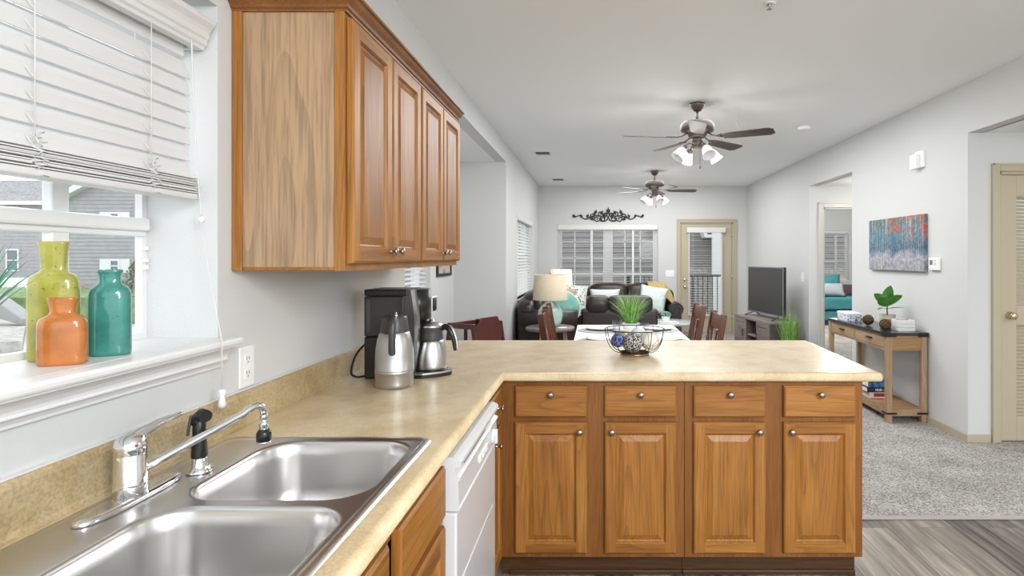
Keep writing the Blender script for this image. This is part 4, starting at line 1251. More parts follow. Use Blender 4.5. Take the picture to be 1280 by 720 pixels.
# ---- countertop with nosing, sink cut-out, backsplash
cot = thing('countertop', 'beige speckled laminate countertop running from sink to peninsula', 'countertop', (XL, 0, 0.876))
SX0, SX1, SY0, SY1 = -0.994, -0.435, 0.73, 1.567
out = [(XL + 0.002, -0.45), (-0.386, -0.45), (-0.386, 2.456), (1.225, 2.456), (1.232, 2.462), (1.266, 3.42), (1.25, 3.44), (XL + 0.002, 3.44)]
def offset_poly(pts, d):
    n = len(pts); res = []
    for i in range(n):
        p0, p1, p2 = Vector(pts[i - 1]), Vector(pts[i]), Vector(pts[(i + 1) % n])
        e1, e2 = (p1 - p0).normalized(), (p2 - p1).normalized()
        n1, n2 = Vector((-e1.y, e1.x)), Vector((-e2.y, e2.x))
        bis = (n1 + n2); k = d / max(0.25, (1 + n1.dot(n2)))
        res.append((p1.x + bis.x * k, p1.y + bis.y * k))
    return res
def slab_mesh(b, out, prof, hole, ztop, zbot):
    """prof: list of (inset, z) from bottom to top edge; hole loop"""
    loops = [[b._v((x, y, z)) for x, y in offset_poly(out, d)] for d, z in prof]
    n = len(out)
    for a, c in zip(loops, loops[1:]):
        for i in range(n): b._f([a[i], a[(i + 1) % n], c[(i + 1) % n], c[i]], True)
    ht = [b._v((x, y, ztop)) for x, y in hole]; hb = [b._v((x, y, zbot)) for x, y in hole]
    m = len(hole)
    for i in range(m): b._f([ht[i], ht[(i + 1) % m], hb[(i + 1) % m], hb[i]])
    for lp, hl in ((loops[-1], ht), (loops[0], hb)):
        es = []
        for L_ in (lp, hl):
            for i in range(len(L_)):
                a, c = L_[i], L_[(i + 1) % len(L_)]
                e = b.bm.edges.get((a, c)) or b.bm.edges.new((a, c))
                es.append(e)
        bmesh.ops.triangle_fill(b.bm, use_beauty=True, use_dissolve=False, edges=es)
b = MB()
hole = [(SX0 + 0.02, SY0 + 0.02), (SX1 - 0.02, SY0 + 0.02), (SX1 - 0.02, SY1 - 0.02), (SX0 + 0.02, SY1 - 0.02)]
prof = [(0.006, 0.876), (0.001, 0.880), (0.0, 0.886), (0.0, 0.900), (0.002, 0.906), (0.006, 0.911), (0.012, 0.9135), (0.018, 0.914)]
slab_mesh(b, out, prof, hole, 0.914, 0.876)
b.build('top', M['counter'], cot)
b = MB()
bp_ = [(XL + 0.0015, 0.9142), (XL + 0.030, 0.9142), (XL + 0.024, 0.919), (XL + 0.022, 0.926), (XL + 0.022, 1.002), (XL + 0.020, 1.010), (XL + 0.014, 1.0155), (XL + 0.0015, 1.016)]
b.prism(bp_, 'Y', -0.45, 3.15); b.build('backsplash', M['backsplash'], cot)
b = MB(); b.box(XL + 0.0015, XL + 0.012, -0.45, 3.15, 1.016, 1.0185); b.build('caulk_line', M['white'], cot)

# ---- sink
sk = thing('sink', 'brushed stainless steel double bowl sink set into the counter', 'sink', ((SX0 + SX1) / 2, (SY0 + SY1) / 2, 0.914))
def rrect(x0, x1, y0, y1, r, n=6):
    pts = []
    for cx, cy, a0 in ((x1 - r, y1 - r, 0), (x0 + r, y1 - r, 90), (x0 + r, y0 + r, 180), (x1 - r, y0 + r, 270)):
        for k in range(n + 1):
            a = R(a0 + 90 * k / n); pts.append((cx + r * math.cos(a), cy + r * math.sin(a)))
    return pts
b = MB()
zt = 0.9195
o1 = rrect(SX0, SX1, SY0, SY1, 0.035); 
outer_low = [b._v((x, y, 0.9146)) for x, y in o1]
outer_up = [b._v((x, y, 0.9190)) for x, y in rrect(SX0 + 0.004, SX1 - 0.004, SY0 + 0.004, SY1 - 0.004, 0.033)]
rim_in = [b._v((x, y, 0.9192)) for x, y in rrect(SX0 + 0.018, SX1 - 0.018, SY0 + 0.018, SY1 - 0.018, 0.026)]
rim_dn = [b._v((x, y, 0.9168)) for x, y in rrect(SX0 + 0.024, SX1 - 0.024, SY0 + 0.024, SY1 - 0.024, 0.024)]
for a, c in ((outer_low, outer_up), (outer_up, rim_in), (rim_in, rim_dn)):
    for i in range(len(a)): b._f([a[i], a[(i + 1) % len(a)], c[(i + 1) % len(a)], c[i]], True)
BX0, BX1 = -0.850, -0.474
bowls = ((1.166, 1.532, 0.085), (0.762, 1.128, 0.085))
holes = []
for ya, yb, rr in bowls:
    holes.append([b._v((x, y, 0.9168)) for x, y in rrect(BX0 - 0.012, BX1 + 0.012, ya - 0.012, yb + 0.012, rr + 0.010, 10)])
es = []
for L_ in [rim_dn] + holes:
    for i in range(len(L_)):
        a, c = L_[i], L_[(i + 1) % len(L_)]
        es.append(b.bm.edges.get((a, c)) or b.bm.edges.new((a, c)))
bmesh.ops.triangle_fill(b.bm, use_beauty=True, use_dissolve=False, edges=es)
b.build('deck', M['steel'], sk)
for ya, yb, rr in bowls:
    b = MB()
    lps = []
    for ins, z in ((-0.012, 0.9168), (-0.006, 0.9172), (-0.001, 0.9145), (0.002, 0.908), (0.006, 0.88), (0.012, 0.80), (0.020, 0.765), (0.032, 0.748), (0.055, 0.741), (0.09, 0.738)):
        lps.append([(x, y, z) for x, y in rrect(BX0 + ins, BX1 - ins, ya + ins, yb - ins, max(0.03, rr - ins * 0.55), 10)])
    b.rings(lps, True, cap0=False, cap1=True)
    bw = b.build('basin', M['steel'], sk, recalc=True)
    b = MB(); cx, cy = (BX0 + BX1) / 2, (ya + yb) / 2
    b.lathe([(0.058, 0.7385), (0.056, 0.7415), (0.045, 0.7405), (0.040, 0.733), (0.012, 0.731), (0.010, 0.737), (0.001, 0.738)], (cx, cy, 0), 28)
    b.build('drain', M['chrome'], bw)

# ---- faucet
zd = 0.9172
fc = thing('faucet', 'chrome single lever kitchen faucet on the sink deck', 'faucet', (-0.935, 1.165, zd))
b = MB()
n_ = 24
rings = []
for ins, z in ((0.0, zd), (0.0, zd + 0.005), (0.004, zd + 0.010), (0.010, zd + 0.012)):
    ring = []
    for k in range(n_ * 2):
        a = 2 * PI * k / (n_ * 2)
        hy, hx = 0.128 - ins, 0.029 - ins
        ring.append((-0.935 + hx * math.copysign(abs(math.cos(a)) ** 0.8, math.cos(a)), 1.165 + hy * math.copysign(abs(math.sin(a)) ** 0.6, math.sin(a)), z))
    rings.append(ring)
b.rings(rings, True); b.build('base_plate', M['chrome'], fc)
b = MB()
b.lathe([(0.0295, zd + 0.010), (0.029, zd + 0.035), (0.0285, zd + 0.037), (0.0285, zd + 0.062), (0.0277, zd + 0.064), (0.0277, zd + 0.092), (0.0270, zd + 0.094), (0.0278, zd + 0.096), (0.0278, zd + 0.112), (0.024, zd + 0.124), (0.014, zd + 0.131), (0.002, zd + 0.133)], (-0.938, 1.165, 0), 36)
b.build('body', M['chrome'], fc)
b = MB()
hp = [(-0.945, 1.158, zd + 0.112), (-0.940, 1.172, zd + 0.122), (-0.932, 1.192, zd + 0.130), (-0.923, 1.215, zd + 0.139), (-0.913, 1.240, zd + 0.145), (-0.905, 1.258, zd + 0.148), (-0.903, 1.263, zd + 0.148)]
b.tube(hp, [0.024, 0.022, 0.0165, 0.0125, 0.0098, 0.0080, 0.004], 16, flat=0.62); b.build('lever', M['chrome'], fc)
b = MB(); b.sphere((-0.9145, 1.150, zd + 0.113), 0.0028, 10, 8); b.build('temperature_dot', mat('red_dot', (0.5, 0.02, 0.06), 0.4), fc)
b = MB()
sp = []
p0, p1 = Vector((-0.922, 1.182, 0.975)), Vector((-0.822, 1.345, 1.040))
for k in range(8): sp.append(p0 + (p1 - p0) * (k / 7))
dirh = (p1 - p0); dirh.z = 0; dirh.normalize()
for k, (u, v) in enumerate(((0.012, 0.007), (0.022, 0.011), (0.032, 0.0125), (0.041, 0.0105), (0.047, 0.005), (0.049, -0.004), (0.0495, -0.014))):
    sp.append(p1 + dirh * u + Vector((0, 0, v)))
b.tube(sp, [0.0088] * 8 + [0.0085] * 7, 16)
spo = b.build('spout', M['chrome'], fc)
ex = sp[-1]
b = MB()
b.lathe([(0.0075, 0.004), (0.0095, 0.0), (0.0095, -0.006), (0.0068, -0.008), (0.0068, -0.012), (0.011, -0.016), (0.012, -0.021), (0.010, -0.027), (0.0085, -0.031), (0.011, -0.035)], (ex.x, ex.y, ex.z), 22)
b.build('swivel', M['chrome'], spo)
b = MB()
b.lathe([(0.0115, -0.033), (0.0155, -0.040), (0.0165, -0.044), (0.0165, -0.060), (0.015, -0.062)], (ex.x, ex.y, ex.z), 26)
b.build('aerator_grip', M['black'], spo)
b = MB(); b.lathe([(0.0155, -0.061), (0.0155, -0.066), (0.012, -0.068), (0.002, -0.068)], (ex.x, ex.y, ex.z), 24); b.build('aerator', M['chrome'], spo)

# ---- side sprayer
sy = thing('sink_sprayer', 'black side sprayer standing in a chrome collar on the sink deck', 'sprayer', (-0.902, 1.315, zd))
c = (-0.902, 1.315, 0)
b = MB(); b.lathe([(0.026, zd), (0.027, zd + 0.004), (0.020, zd + 0.010), (0.017, zd + 0.016), (0.0165, zd + 0.032), (0.015, zd + 0.034)], c, 26)
b.cyl((-0.888, 1.315, zd + 0.012), (-0.872, 1.312, zd + 0.016), 0.004, n=10); b.build('collar', M['chrome'], sy)
b = MB(); b.lathe([(0.0155, zd + 0.033), (0.0165, zd + 0.038), (0.0155, zd + 0.065), (0.0135, zd + 0.085), (0.013, zd + 0.115), (0.012, zd + 0.118)], c, 22); b.build('handle', M['black'], sy)
b = MB()
b.tube([(-0.908, 1.313, zd + 0.108), (-0.905, 1.314, zd + 0.122), (-0.893, 1.312, zd + 0.131), (-0.878, 1.302, zd + 0.130)], [0.013, 0.0145, 0.0145, 0.0135], 16)
b.build('head', M['black'], sy)
b = MB(); b.rbox((-0.918, 1.305, zd + 0.108), (0.006, 0.014, 0.045), (0, R(8), R(30)), 0.002); b.build('trigger', M['charcoal'], sy)

# ---- outlet on the kitchen wall
ol = thing('wall_outlet', 'white double socket plate on the wall above the backsplash', 'outlet', (XL, 1.715, 1.08))
b = MB(); b.box(XL, XL + 0.006, 1.680, 1.752, 1.022, 1.142, 0.003); pl = b.build('cover_plate', M['whiteplastic'], ol)
for z in (1.062, 1.104):
    b = MB(); b.box(XL + 0.006, XL + 0.0085, 1.702, 1.730, z - 0.015, z + 0.015, 0.001); s_ = b.build('socket', M['whiteplastic'], ol)
    b = MB(); b.box(XL + 0.0083, XL + 0.0089, 1.709, 1.711, z - 0.002, z + 0.008); b.box(XL + 0.0083, XL + 0.0089, 1.720, 1.722, z - 0.002, z + 0.007)
    b.cyl((XL + 0.0083, 1.7155, z - 0.008), (XL + 0.0089, 1.7155, z - 0.008), 0.0025, n=8); b.build('slots', M['charcoal'], s_)

# ---- bottles on the sill
def bottle(name, label, m, loc, w, d, h, prof, rz, pw=3.2):
    b = MB(); b.lathe([(r * w / 2, z * h) for r, z in prof], loc, 48, 1.0, d / w, pw, rz)
    o = b.build(name, m, loc=loc)
    return tag(o, label, 'bottle', 'glazed bottles on the kitchen window sill')
BP = [(0.90, 0.0), (0.98, 0.012), (1.0, 0.04), (1.0, 0.60), (0.985, 0.655), (0.93, 0.69), (0.80, 0.718), (0.62, 0.735), (0.53, 0.748), (0.50, 0.77), (0.50, 0.80), (0.555, 0.95), (0.60, 0.985), (0.60, 1.0), (0.52, 1.0), (0.46, 0.97), (0.42, 0.80), (0.42, 0.76)]
bottle('bottle', 'tallest bottle, lime green glaze with a flared neck', M['limeglaze'], (-1.168, 1.245, SILL), 0.086, 0.050, 0.256, BP, R(25))
BP2 = [(0.90, 0.0), (0.98, 0.02), (1.0, 0.06), (1.0, 0.56), (0.98, 0.63), (0.90, 0.685), (0.76, 0.72), (0.60, 0.745), (0.53, 0.77), (0.50, 0.80), (0.54, 0.90), (0.60, 0.975), (0.62, 1.0), (0.54, 1.0), (0.46, 0.95), (0.42, 0.80), (0.42, 0.77)]
bottle('bottle', 'shortest bottle, glossy orange, in front of the lime one', M['orangeglaze'], (-1.100, 1.192, SILL), 0.080, 0.046, 0.138, BP2, R(25))
BP3 = [(0.90, 0.0), (0.98, 0.015), (1.0, 0.05), (1.0, 0.66), (0.98, 0.72), (0.92, 0.765), (0.78, 0.80), (0.60, 0.825), (0.53, 0.845), (0.50, 0.87), (0.50, 0.93), (0.55, 0.955), (0.60, 0.97), (0.60, 0.995), (0.55, 1.0), (0.46, 0.98), (0.42, 0.87), (0.42, 0.84)]
bottle('bottle', 'teal glazed bottle with a short collar, standing apart to the right', M['tealglaze'], (-1.100, 1.308, SILL), 0.078, 0.052, 0.194, BP3, R(25), 2.6)

# ---- spiky plant at the left end of the sill
sp_ = thing('spiky_plant', 'green artificial spiky plant at the left edge of the window sill', 'plant', (-1.135, 1.02, SILL))
b = MB(); b.lathe([(0.030, 0), (0.036, 0.03), (0.040, 0.065), (0.042, 0.068), (0.037, 0.068), (0.034, 0.06), (0.001, 0.058)], (-1.135, 1.02, SILL), 24); b.build('pot', M['stone'], sp_)
b = MB(); rnd = random.Random(5)
for k in range(46):
    a = rnd.random() * 2 * PI; rr = rnd.random() ** 0.6 * 0.11
    base = Vector((-1.135 + 0.015 * math.cos(a), 1.02 + 0.015 * math.sin(a), SILL + 0.06))
    tip = Vector((-1.135 + rr * math.cos(a) * 0.75, 1.02 + rr * math.sin(a), SILL + 0.17 + 0.10 * rnd.random()))
    b.blade(base, tip, 0.0085, 0.25, 6)
for (ty, tz, tx) in ((1.155, 0.205, -1.10), (1.13, 0.225, -1.12), (1.115, 0.235, -1.09), (1.14, 0.19, -1.08), (1.10, 0.25, -1.11), (1.15, 0.215, -1.13), (1.125, 0.205, -1.07), (1.12, 0.18, -1.10)):
    b.blade((-1.13, 1.03, SILL + 0.06), (tx, ty, SILL + tz), 0.011, 0.3, 7)
b.build('leaves', M['grassdark'], sp_)

# ---- carafes and coffee maker
ZT = 0.9142
def carafe_parts(t, cx, cy, z0, H, prof, collar, hdir, hlen, wide):
    b = MB(); b.lathe([(r, z0 + z) for r, z in prof], (cx, cy, 0), 40); b.build('body', M['steelv'], t)
    b = MB(); b.lathe([(r, z0 + z) for r, z in collar], (cx, cy, 0), 36); cl = b.build('collar', M['charcoal'], t)
    return cl
ca = thing('thermal_carafe', 'tall brushed steel thermal jug standing in front of the coffee maker', 'carafe', (-0.765, 2.205, ZT), group=None)
carafe_parts(ca, -0.765, 2.205, ZT, 0.284,
    [(0.066, 0.0), (0.069, 0.004), (0.0705, 0.015), (0.071, 0.055), (0.0722, 0.057), (0.0722, 0.061), (0.071, 0.063), (0.0722, 0.065), (0.0722, 0.069), (0.071, 0.071), (0.0705, 0.12), (0.068, 0.15), (0.063, 0.18), (0.056, 0.203), (0.052, 0.210)],
    [(0.0525, 0.208), (0.0525, 0.214), (0.050, 0.235), (0.046, 0.262), (0.043, 0.268), (0.035, 0.272), (0.002, 0.274)], None, 0, 0)
b = MB()
hp = [(-0.752, 2.163, ZT + 0.266), (-0.746, 2.138, ZT + 0.264), (-0.742, 2.118, ZT + 0.250), (-0.741, 2.112, ZT + 0.225), (-0.742, 2.112, ZT + 0.19), (-0.744, 2.116, ZT + 0.155), (-0.745, 2.122, ZT + 0.135)]
b.tube(smooth(hp, 3), [0.010] + [0.0132] * 17 + [0.011], 14); b.build('handle', M['charcoal'], ca)
b = MB(); b.lathe([(0.010, ZT + 0.270), (0.011, ZT + 0.278), (0.006, ZT + 0.284), (0.001, ZT + 0.285)], (-0.760, 2.19, 0), 14)
b.rbox((-0.750, 2.165, ZT + 0.275), (0.022, 0.03, 0.012), (0, 0, R(15)), 0.003); b.build('lid_thumb', M['chrome'], ca)

cm = thing('coffee_maker', 'black drip coffee maker against the kitchen wall under the cabinets', 'coffee maker', (-0.80, 2.44, ZT))
X0c, X1c, Y0c, Y1c = -0.935, -0.772, 2.335, 2.525
b = MB(); b.box(X0c, X1c, Y0c, Y1c, ZT, ZT + 0.17, 0.006); b.build('column', M['black'], cm)
b = MB(); b.box(X0c, X1c, Y0c - 0.001, Y1c, ZT + 0.171, ZT + 0.335, 0.006); wt = b.build('water_tank', M['smoke'], cm)
b = MB(); b.box(X0c + 0.012, X0c + 0.026, Y0c - 0.0025, Y0c, ZT + 0.19, ZT + 0.32, 0.001); b.build('level_window', M['charcoal'], wt)
b = MB(); b.box(X0c, X1c + 0.015, Y0c, Y1c, ZT + 0.336, ZT + 0.362, 0.005); b.build('tank_lid', M['black'], cm)
# side cheek, bowed forward
def bow(z): return 0.020 * math.sin(PI * min(1, max(0, (z - 0.02) / 0.36)))
b = MB()
poly = [(X1c - 0.005, ZT)] + [(X1c + 0.022 + bow(z), ZT + z) for z in [0.36 * k / 14 for k in range(15)]] + [(X1c - 0.005, ZT + 0.36)]
b.prism(poly, 'Y', Y0c + 0.004, Y0c + 0.03); b.prism(poly, 'Y', Y1c - 0.03, Y1c - 0.004); b.build('side_cheek', M['charcoal'], cm)
b = MB()
for k in range(14):
    za, zb = 0.36 * k / 14, 0.36 * (k + 1) / 14
    xa, xb = X1c + 0.022 + bow(za), X1c + 0.022 + bow(zb)
    b.hexa([(xa, Y0c + 0.003, ZT + za), (xa + 0.014, Y0c + 0.003, ZT + za), (xa + 0.014, Y0c + 0.034, ZT + za), (xa, Y0c + 0.034, ZT + za),
            (xb, Y0c + 0.003, ZT + zb), (xb + 0.014, Y0c + 0.003, ZT + zb), (xb + 0.014, Y0c + 0.034, ZT + zb), (xb, Y0c + 0.034, ZT + zb)])
b.build('silver_trim', M['steelv'], cm)
# brew head with rounded front
b = MB()
pts = [(X1c, Y0c + 0.035)] + [(-0.742 + 0.052 * math.sin(PI * k / 14) ** 0.6, Y0c + 0.035 + (Y1c - Y0c - 0.07) * k / 14) for k in range(15)] + [(X1c, Y1c - 0.035)]
b.prism(pts, 'Z', ZT + 0.235, ZT + 0.360, smooth=True); hd = b.build('brew_head', M['black'], cm)
b = MB(); b.box(-0.694, -0.688, 2.445, 2.515, ZT + 0.262, ZT + 0.325, 0.003); b.build('control_panel', M['chrome'], hd)
b = MB()
ring = [(X1c, Y0c)] + [(-0.70 + 0.098 * math.sin(PI * k / 20), Y0c + (Y1c - Y0c) * k / 20) for k in range(21)] + [(X1c, Y1c)]
b.prism(ring, 'Z', ZT, ZT + 0.014); b.build('base', M['black'], cm)
b = MB(); ring2 = [(x + (0.002 if x > X1c else 0), y) for x, y in ring]
b.prism(ring2, 'Z', ZT + 0.0145, ZT + 0.021); b.build('base_trim', M['steelv'], cm)
b = MB(); b.lathe([(0.070, ZT + 0.0212), (0.068, ZT + 0.025), (0.002, ZT + 0.025)], (-0.688, 2.43, 0), 32); b.build('hot_plate', M['black'], cm)
b = MB()
b.tube(smooth([(-0.93, 2.46, ZT + 0.12), (-0.955, 2.43, ZT + 0.135), (-0.985, 2.38, ZT + 0.09), (-0.988, 2.34, ZT + 0.03), (-0.97, 2.328, ZT + 0.012), (-0.945, 2.34, ZT + 0.008), (-0.93, 2.40, ZT + 0.008)]), 0.0045, 8)
b.build('power_cord', M['black'], cm)

c2 = thing('thermal_carafe', 'steel thermal jug with arched handle sitting on the coffee maker plate', 'carafe', (-0.688, 2.43, ZT + 0.025))
z2 = ZT + 0.0252
carafe_parts(c2, -0.688, 2.43, z2, 0.2,
    [(0.060, 0.0), (0.064, 0.004), (0.065, 0.014), (0.065, 0.03), (0.063, 0.06), (0.058, 0.09), (0.052, 0.112), (0.048, 0.122)],
    [(0.0485, 0.120), (0.049, 0.126), (0.047, 0.150), (0.048, 0.168), (0.050, 0.172)], None, 0, 0)
b = MB(); b.lathe([(0.050, z2 + 0.1725), (0.050, z2 + 0.180), (0.043, z2 + 0.188), (0.026, z2 + 0.196), (0.010, z2 + 0.200), (0.009, z2 + 0.207), (0.001, z2 + 0.208)], (-0.688, 2.43, 0), 30); b.build('lid', M['steelv'], c2)
b = MB()
hp = [(-0.645, 2.425, z2 + 0.168), (-0.628, 2.42, z2 + 0.176), (-0.612, 2.415, z2 + 0.170), (-0.598, 2.41, z2 + 0.150), (-0.588, 2.41, z2 + 0.120), (-0.584, 2.41, z2 + 0.090), (-0.583, 2.41, z2 + 0.078)]
b.tube(smooth(hp, 3), [0.011, .0117, .0123, 0.013, 0.013, 0.013, 0.013, .0127, .0123, 0.012, .0113, .0107, 0.010, .0093, .0087, 0.008, .0073, .0067, 0.006], 12); hh = b.build('handle', M['black'], c2)
b = MB(); b.tube([(p[0] + 0.0095, p[1] - 0.001, p[2] + 0.006) for p in smooth(hp, 3)[3:]], 0.0045, 8); b.build('handle_inlay', M['steelv'], hh)

# ---- wire bowl with decorative balls
WX, WY = 0.205, 2.93
wb = thing('wire_bowl', 'dark wire bowl of decorative balls on the peninsula', 'bowl', (WX, WY, ZT))
def ringp(r, z, n=40): return [(WX + r * math.cos(2 * PI * k / n), WY + r * math.sin(2 * PI * k / n), z) for k in range(n)]
zb0 = ZT + 0.012
def bowlr(t): return 0.073 + (0.152 - 0.073) * (math.sin(t * PI / 2) ** 0.8), zb0 + 0.118 * (1 - math.cos(t * PI / 2)) ** 0.9
b = MB(); b.tube(ringp(0.152, zb0 + 0.118), 0.0026, 8, True); b.build('rim', M['iron'], wb)
b = MB()
for k in range(10):
    a = 2 * PI * (k + 0.3) / 10
    pts = []
    for i in range(13):
        r_, z_ = bowlr(i / 12); pts.append((WX + r_ * math.cos(a), WY + r_ * math.sin(a), z_))
    b.tube(pts, 0.0021, 6)
b.build('ribs', M['iron'], wb)
b = MB(); b.tube(ringp(0.073, zb0), 0.0025, 8, True)
for k in range(7):
    y = -0.066 + 0.022 * k; x = math.sqrt(max(0, 0.073 ** 2 - y * y)); b.tube([(WX - x, WY + y, zb0), (WX + x, WY + y, zb0)], 0.0016, 6)
b.build('bottom_wires', M['iron'], wb)
b = MB(); b.lathe([(0.066, ZT), (0.072, ZT), (0.072, ZT + 0.010), (0.066, ZT + 0.010)], (WX, WY, 0), 40, cap=False); b.build('foot_ring', M['copper'], wb)
def ball(label, p, r, m):
    b = MB(); b.sphere(p, r, 28, 18); o = b.build('decorative_ball', m, loc=p)
    tag(o, label, 'ball', 'decorative balls in the wire bowl')
ball('dark blue woven ball in the left of the wire bowl', (0.118, 2.900, ZT + 0.075), 0.035, M['blueball'])
ball('black and white swirled ball in the middle of the wire bowl', (0.192, 2.888, ZT + 0.066), 0.050, M['bwball'])
ball('large cream crackle ball in the right of the wire bowl', (0.280, 2.915, ZT + 0.074), 0.049, M['crackball'])
ball('pale aqua mosaic ball at the back of the wire bowl', (0.228, 2.985, ZT + 0.092), 0.041, M['aquaball'])
ball('cream mosaic ball at the back left of the wire bowl', (0.150, 2.985, ZT + 0.078), 0.041, M['yellowball'])
# ================================================================ DINING
FZ = 0.004
TX0, TX1, TY0, TY1, TZ = -0.165, 0.765, 4.05, 5.62, 0.75
dt = thing('dining_table', 'white rectangular dining table set for a meal behind the peninsula', 'table', (0.3, 4.9, FZ))
b = MB(); b.box(TX0, TX1, TY0, TY1, TZ - 0.03, TZ, 0.006); b.build('tabletop', M['tablewhite'], dt)
b = MB(); frame_y(b, TY0 + 0.05, TY0 + 0.07, TX0 + 0.05, TX1 - 0.05, TZ - 0.12, TZ - 0.031, 0.02)
b2 = MB()
b2.box(TX0 + 0.004, TX0 + 0.024, TY0 + 0.004, TY1 - 0.004, TZ - 0.14, TZ - 0.031); b2.box(TX1 - 0.024, TX1 - 0.004, TY0 + 0.004, TY1 - 0.004, TZ - 0.14, TZ - 0.031)
b2.box(TX0 + 0.024, TX1 - 0.024, TY0 + 0.004, TY0 + 0.024, TZ - 0.14, TZ - 0.031); b2.box(TX0 + 0.024, TX1 - 0.024, TY1 - 0.024, TY1 - 0.004, TZ - 0.14, TZ - 0.031)
b.bm.free(); b2.build('apron', M['tablewhite'], dt)
for x in (TX0 + 0.035, TX1 - 0.035):
    for y in (TY0 + 0.035, TY1 - 0.035):
        b = MB(); b.box(x - 0.03, x + 0.03, y - 0.03, y + 0.03, FZ, TZ - 0.032, 0.003); b.build('leg', M['tablewhite'], dt)

# place settings
def disc_obj(name, m, prof, loc, label, cat, group, n=36):
    b = MB(); b.lathe([(r, loc[2] + z) for r, z in prof], (loc[0], loc[1], 0), n)
    o = b.build(name, m, loc=loc); return tag(o, label, cat, group)
PL = [(0.06, 0.0), (0.075, 0.002), (0.12, 0.012), (0.138, 0.017), (0.138, 0.019), (0.118, 0.015), (0.08, 0.006), (0.001, 0.005)]
sets = (((0.05, 5.18), 'far left'), ((0.56, 5.18), 'far right'), ((0.06, 4.52), 'near left'), ((0.55, 4.52), 'near right'))
for (x, y), wh in sets:
    disc_obj('placemat', M['placemat'], [(0.197, 0.0002), (0.200, 0.002), (0.197, 0.004), (0.001, 0.004)], (x, y, TZ), f'round gray placemat at the {wh} place of the dining table', 'placemat', 'placemats on the dining table')
    disc_obj('dinner_plate', M['porcelain'], PL, (x + 0.01, y + 0.05, TZ + 0.0042), f'white dinner plate at the {wh} place of the dining table', 'plate', 'plates on the dining table')
def tumbler(x, y, label, r=0.042, h=0.10):
    b = MB(); b.lathe([(r * 0.82, 0.0002), (r * 0.85, 0.004), (r * 0.9, h * 0.4), (r, h)], (0, 0, TZ), 28, cap=False)
    b.lathe([(r * 0.80, 0.001), (r * 0.80, 0.008)], (0, 0, TZ), 28)
    b.bm.transform(Matrix.Translation((x, y, 0)))
    tag(b.build('drinking_glass', M['tumbler'], loc=(x, y, TZ)), label, 'glass', 'glasses on the dining table')
tumbler(0.195, 5.02, 'clear glass just left of the white grass pot', 0.042, 0.115)
tumbler(0.425, 4.92, 'clear glass just right of the white grass pot')

# grass in white pot
gp = thing('potted_grass', 'bushy green ornamental grass in a white pot on the dining table', 'plant', (0.315, 4.98, TZ))
b = MB(); b.lathe([(0.050, 0.0003), (0.056, 0.004), (0.072, 0.06), (0.078, 0.088), (0.080, 0.092), (0.074, 0.092), (0.070, 0.08), (0.001, 0.076)], (0.315, 4.98, TZ), 32)
b.build('pot', M['porcelain'], gp)
b = MB(); rnd = random.Random(11)
for k in range(300):
    a = rnd.random() * 2 * PI; sp_r = rnd.random() ** 0.7
    base = Vector((0.315 + 0.05 * sp_r * math.cos(a), 4.98 + 0.05 * sp_r * math.sin(a), TZ + 0.078))
    h = (0.20 + 0.13 * rnd.random()) * (1 - 0.25 * sp_r)
    if rnd.random() < 0.12: h *= 0.55; sp_r *= 1.35
    tip = base + Vector((0.20 * sp_r * math.cos(a), 0.20 * sp_r * math.sin(a), h))
    b.blade(base, tip, 0.0048, 0.5, 5, mi=rnd.choice((0, 0, 0, 1)))
b.build('grass_blades', [M['grass'], M['grasslight']], gp)

# dining chairs (sit facing +y in own space, back at -y)
def make_chair(label, loc, rz):
    t = thing('dining_chair', label, 'chair', loc, rz, 'dining chairs round the white table')
    def part(name, b, m): return b.build(name, m, t)
    b = LB(t); b.box(-0.20, 0.20, -0.20, 0.20, 0.43, 0.465, 0.008); part('seat', b, M['cherry'])
    for s in (-1, 1):
        b = LB(t); b.bar((s * 0.185, -0.185, 0.0), (s * 0.185, -0.19, 0.45), 0.026, 0.045, (0, 1, 0)); b.bar((s * 0.185, -0.19, 0.44), (s * 0.185, -0.285, 0.985), 0.026, 0.046, (0, 1, 0), 0.003); part('back_post', b, M['cherry'])
        b = LB(t); b.bar((s * 0.175, 0.175, 0), (s * 0.175, 0.175, 0.43), 0.034, 0.034); part('leg', b, M['cherry'])
    b = LB(t); b.bar((-0.172, -0.268, 0.915), (0.172, -0.268, 0.915), 0.016, 0.115, (0, -0.17, 1), 0.003); part('top_rail', b, M['cherry'])
    b = LB(t); b.bar((-0.10, -0.250, 0.865), (0.02, -0.198, 0.50), 0.036, 0.014, (0, 1, 0)); b.bar((0.10, -0.250, 0.865), (-0.02, -0.198, 0.50), 0.036, 0.014, (0, 1, 0)); part('cross_splats', b, M['cherry'])
    b = LB(t); b.bar((-0.172, -0.198, 0.505), (0.172, -0.198, 0.505), 0.016, 0.05); part('lower_rail', b, M['cherry'])
    b = LB(t)
    for p, q in (((-0.17, 0.175, 0.2), (-0.185, -0.185, 0.2)), ((0.17, 0.175, 0.2), (0.185, -0.185, 0.2)), ((-0.17, 0, 0.2), (0.17, 0, 0.2))): b.bar(p, q, 0.016, 0.024)
    part('stretcher', b, M['cherry'])
    return t
ch = make_chair('dark cherry dining chair left of the white table, the nearer of the pair', (-0.115, 4.42, FZ), R(-90))
copy_tree(ch, (-0.135, 5.08, FZ), R(-90), 'dark cherry dining chair left of the white table, in front of the lamp')
copy_tree(ch, (0.655, 5.12, FZ), R(90), 'dark cherry dining chair right of the white table, beside the coffee table')
copy_tree(ch, (0.665, 4.40, FZ), R(90), 'dark cherry dining chair right of the white table, nearest the television')

# ================================================================ NOOK
hc = thing('high_chair', 'dark red wooden high chair with open frame standing in the nook', 'high chair', (-1.25, 6.15, FZ), R(-30))
def hp_(name, b): return b.build(name, M['mahogany'], hc)
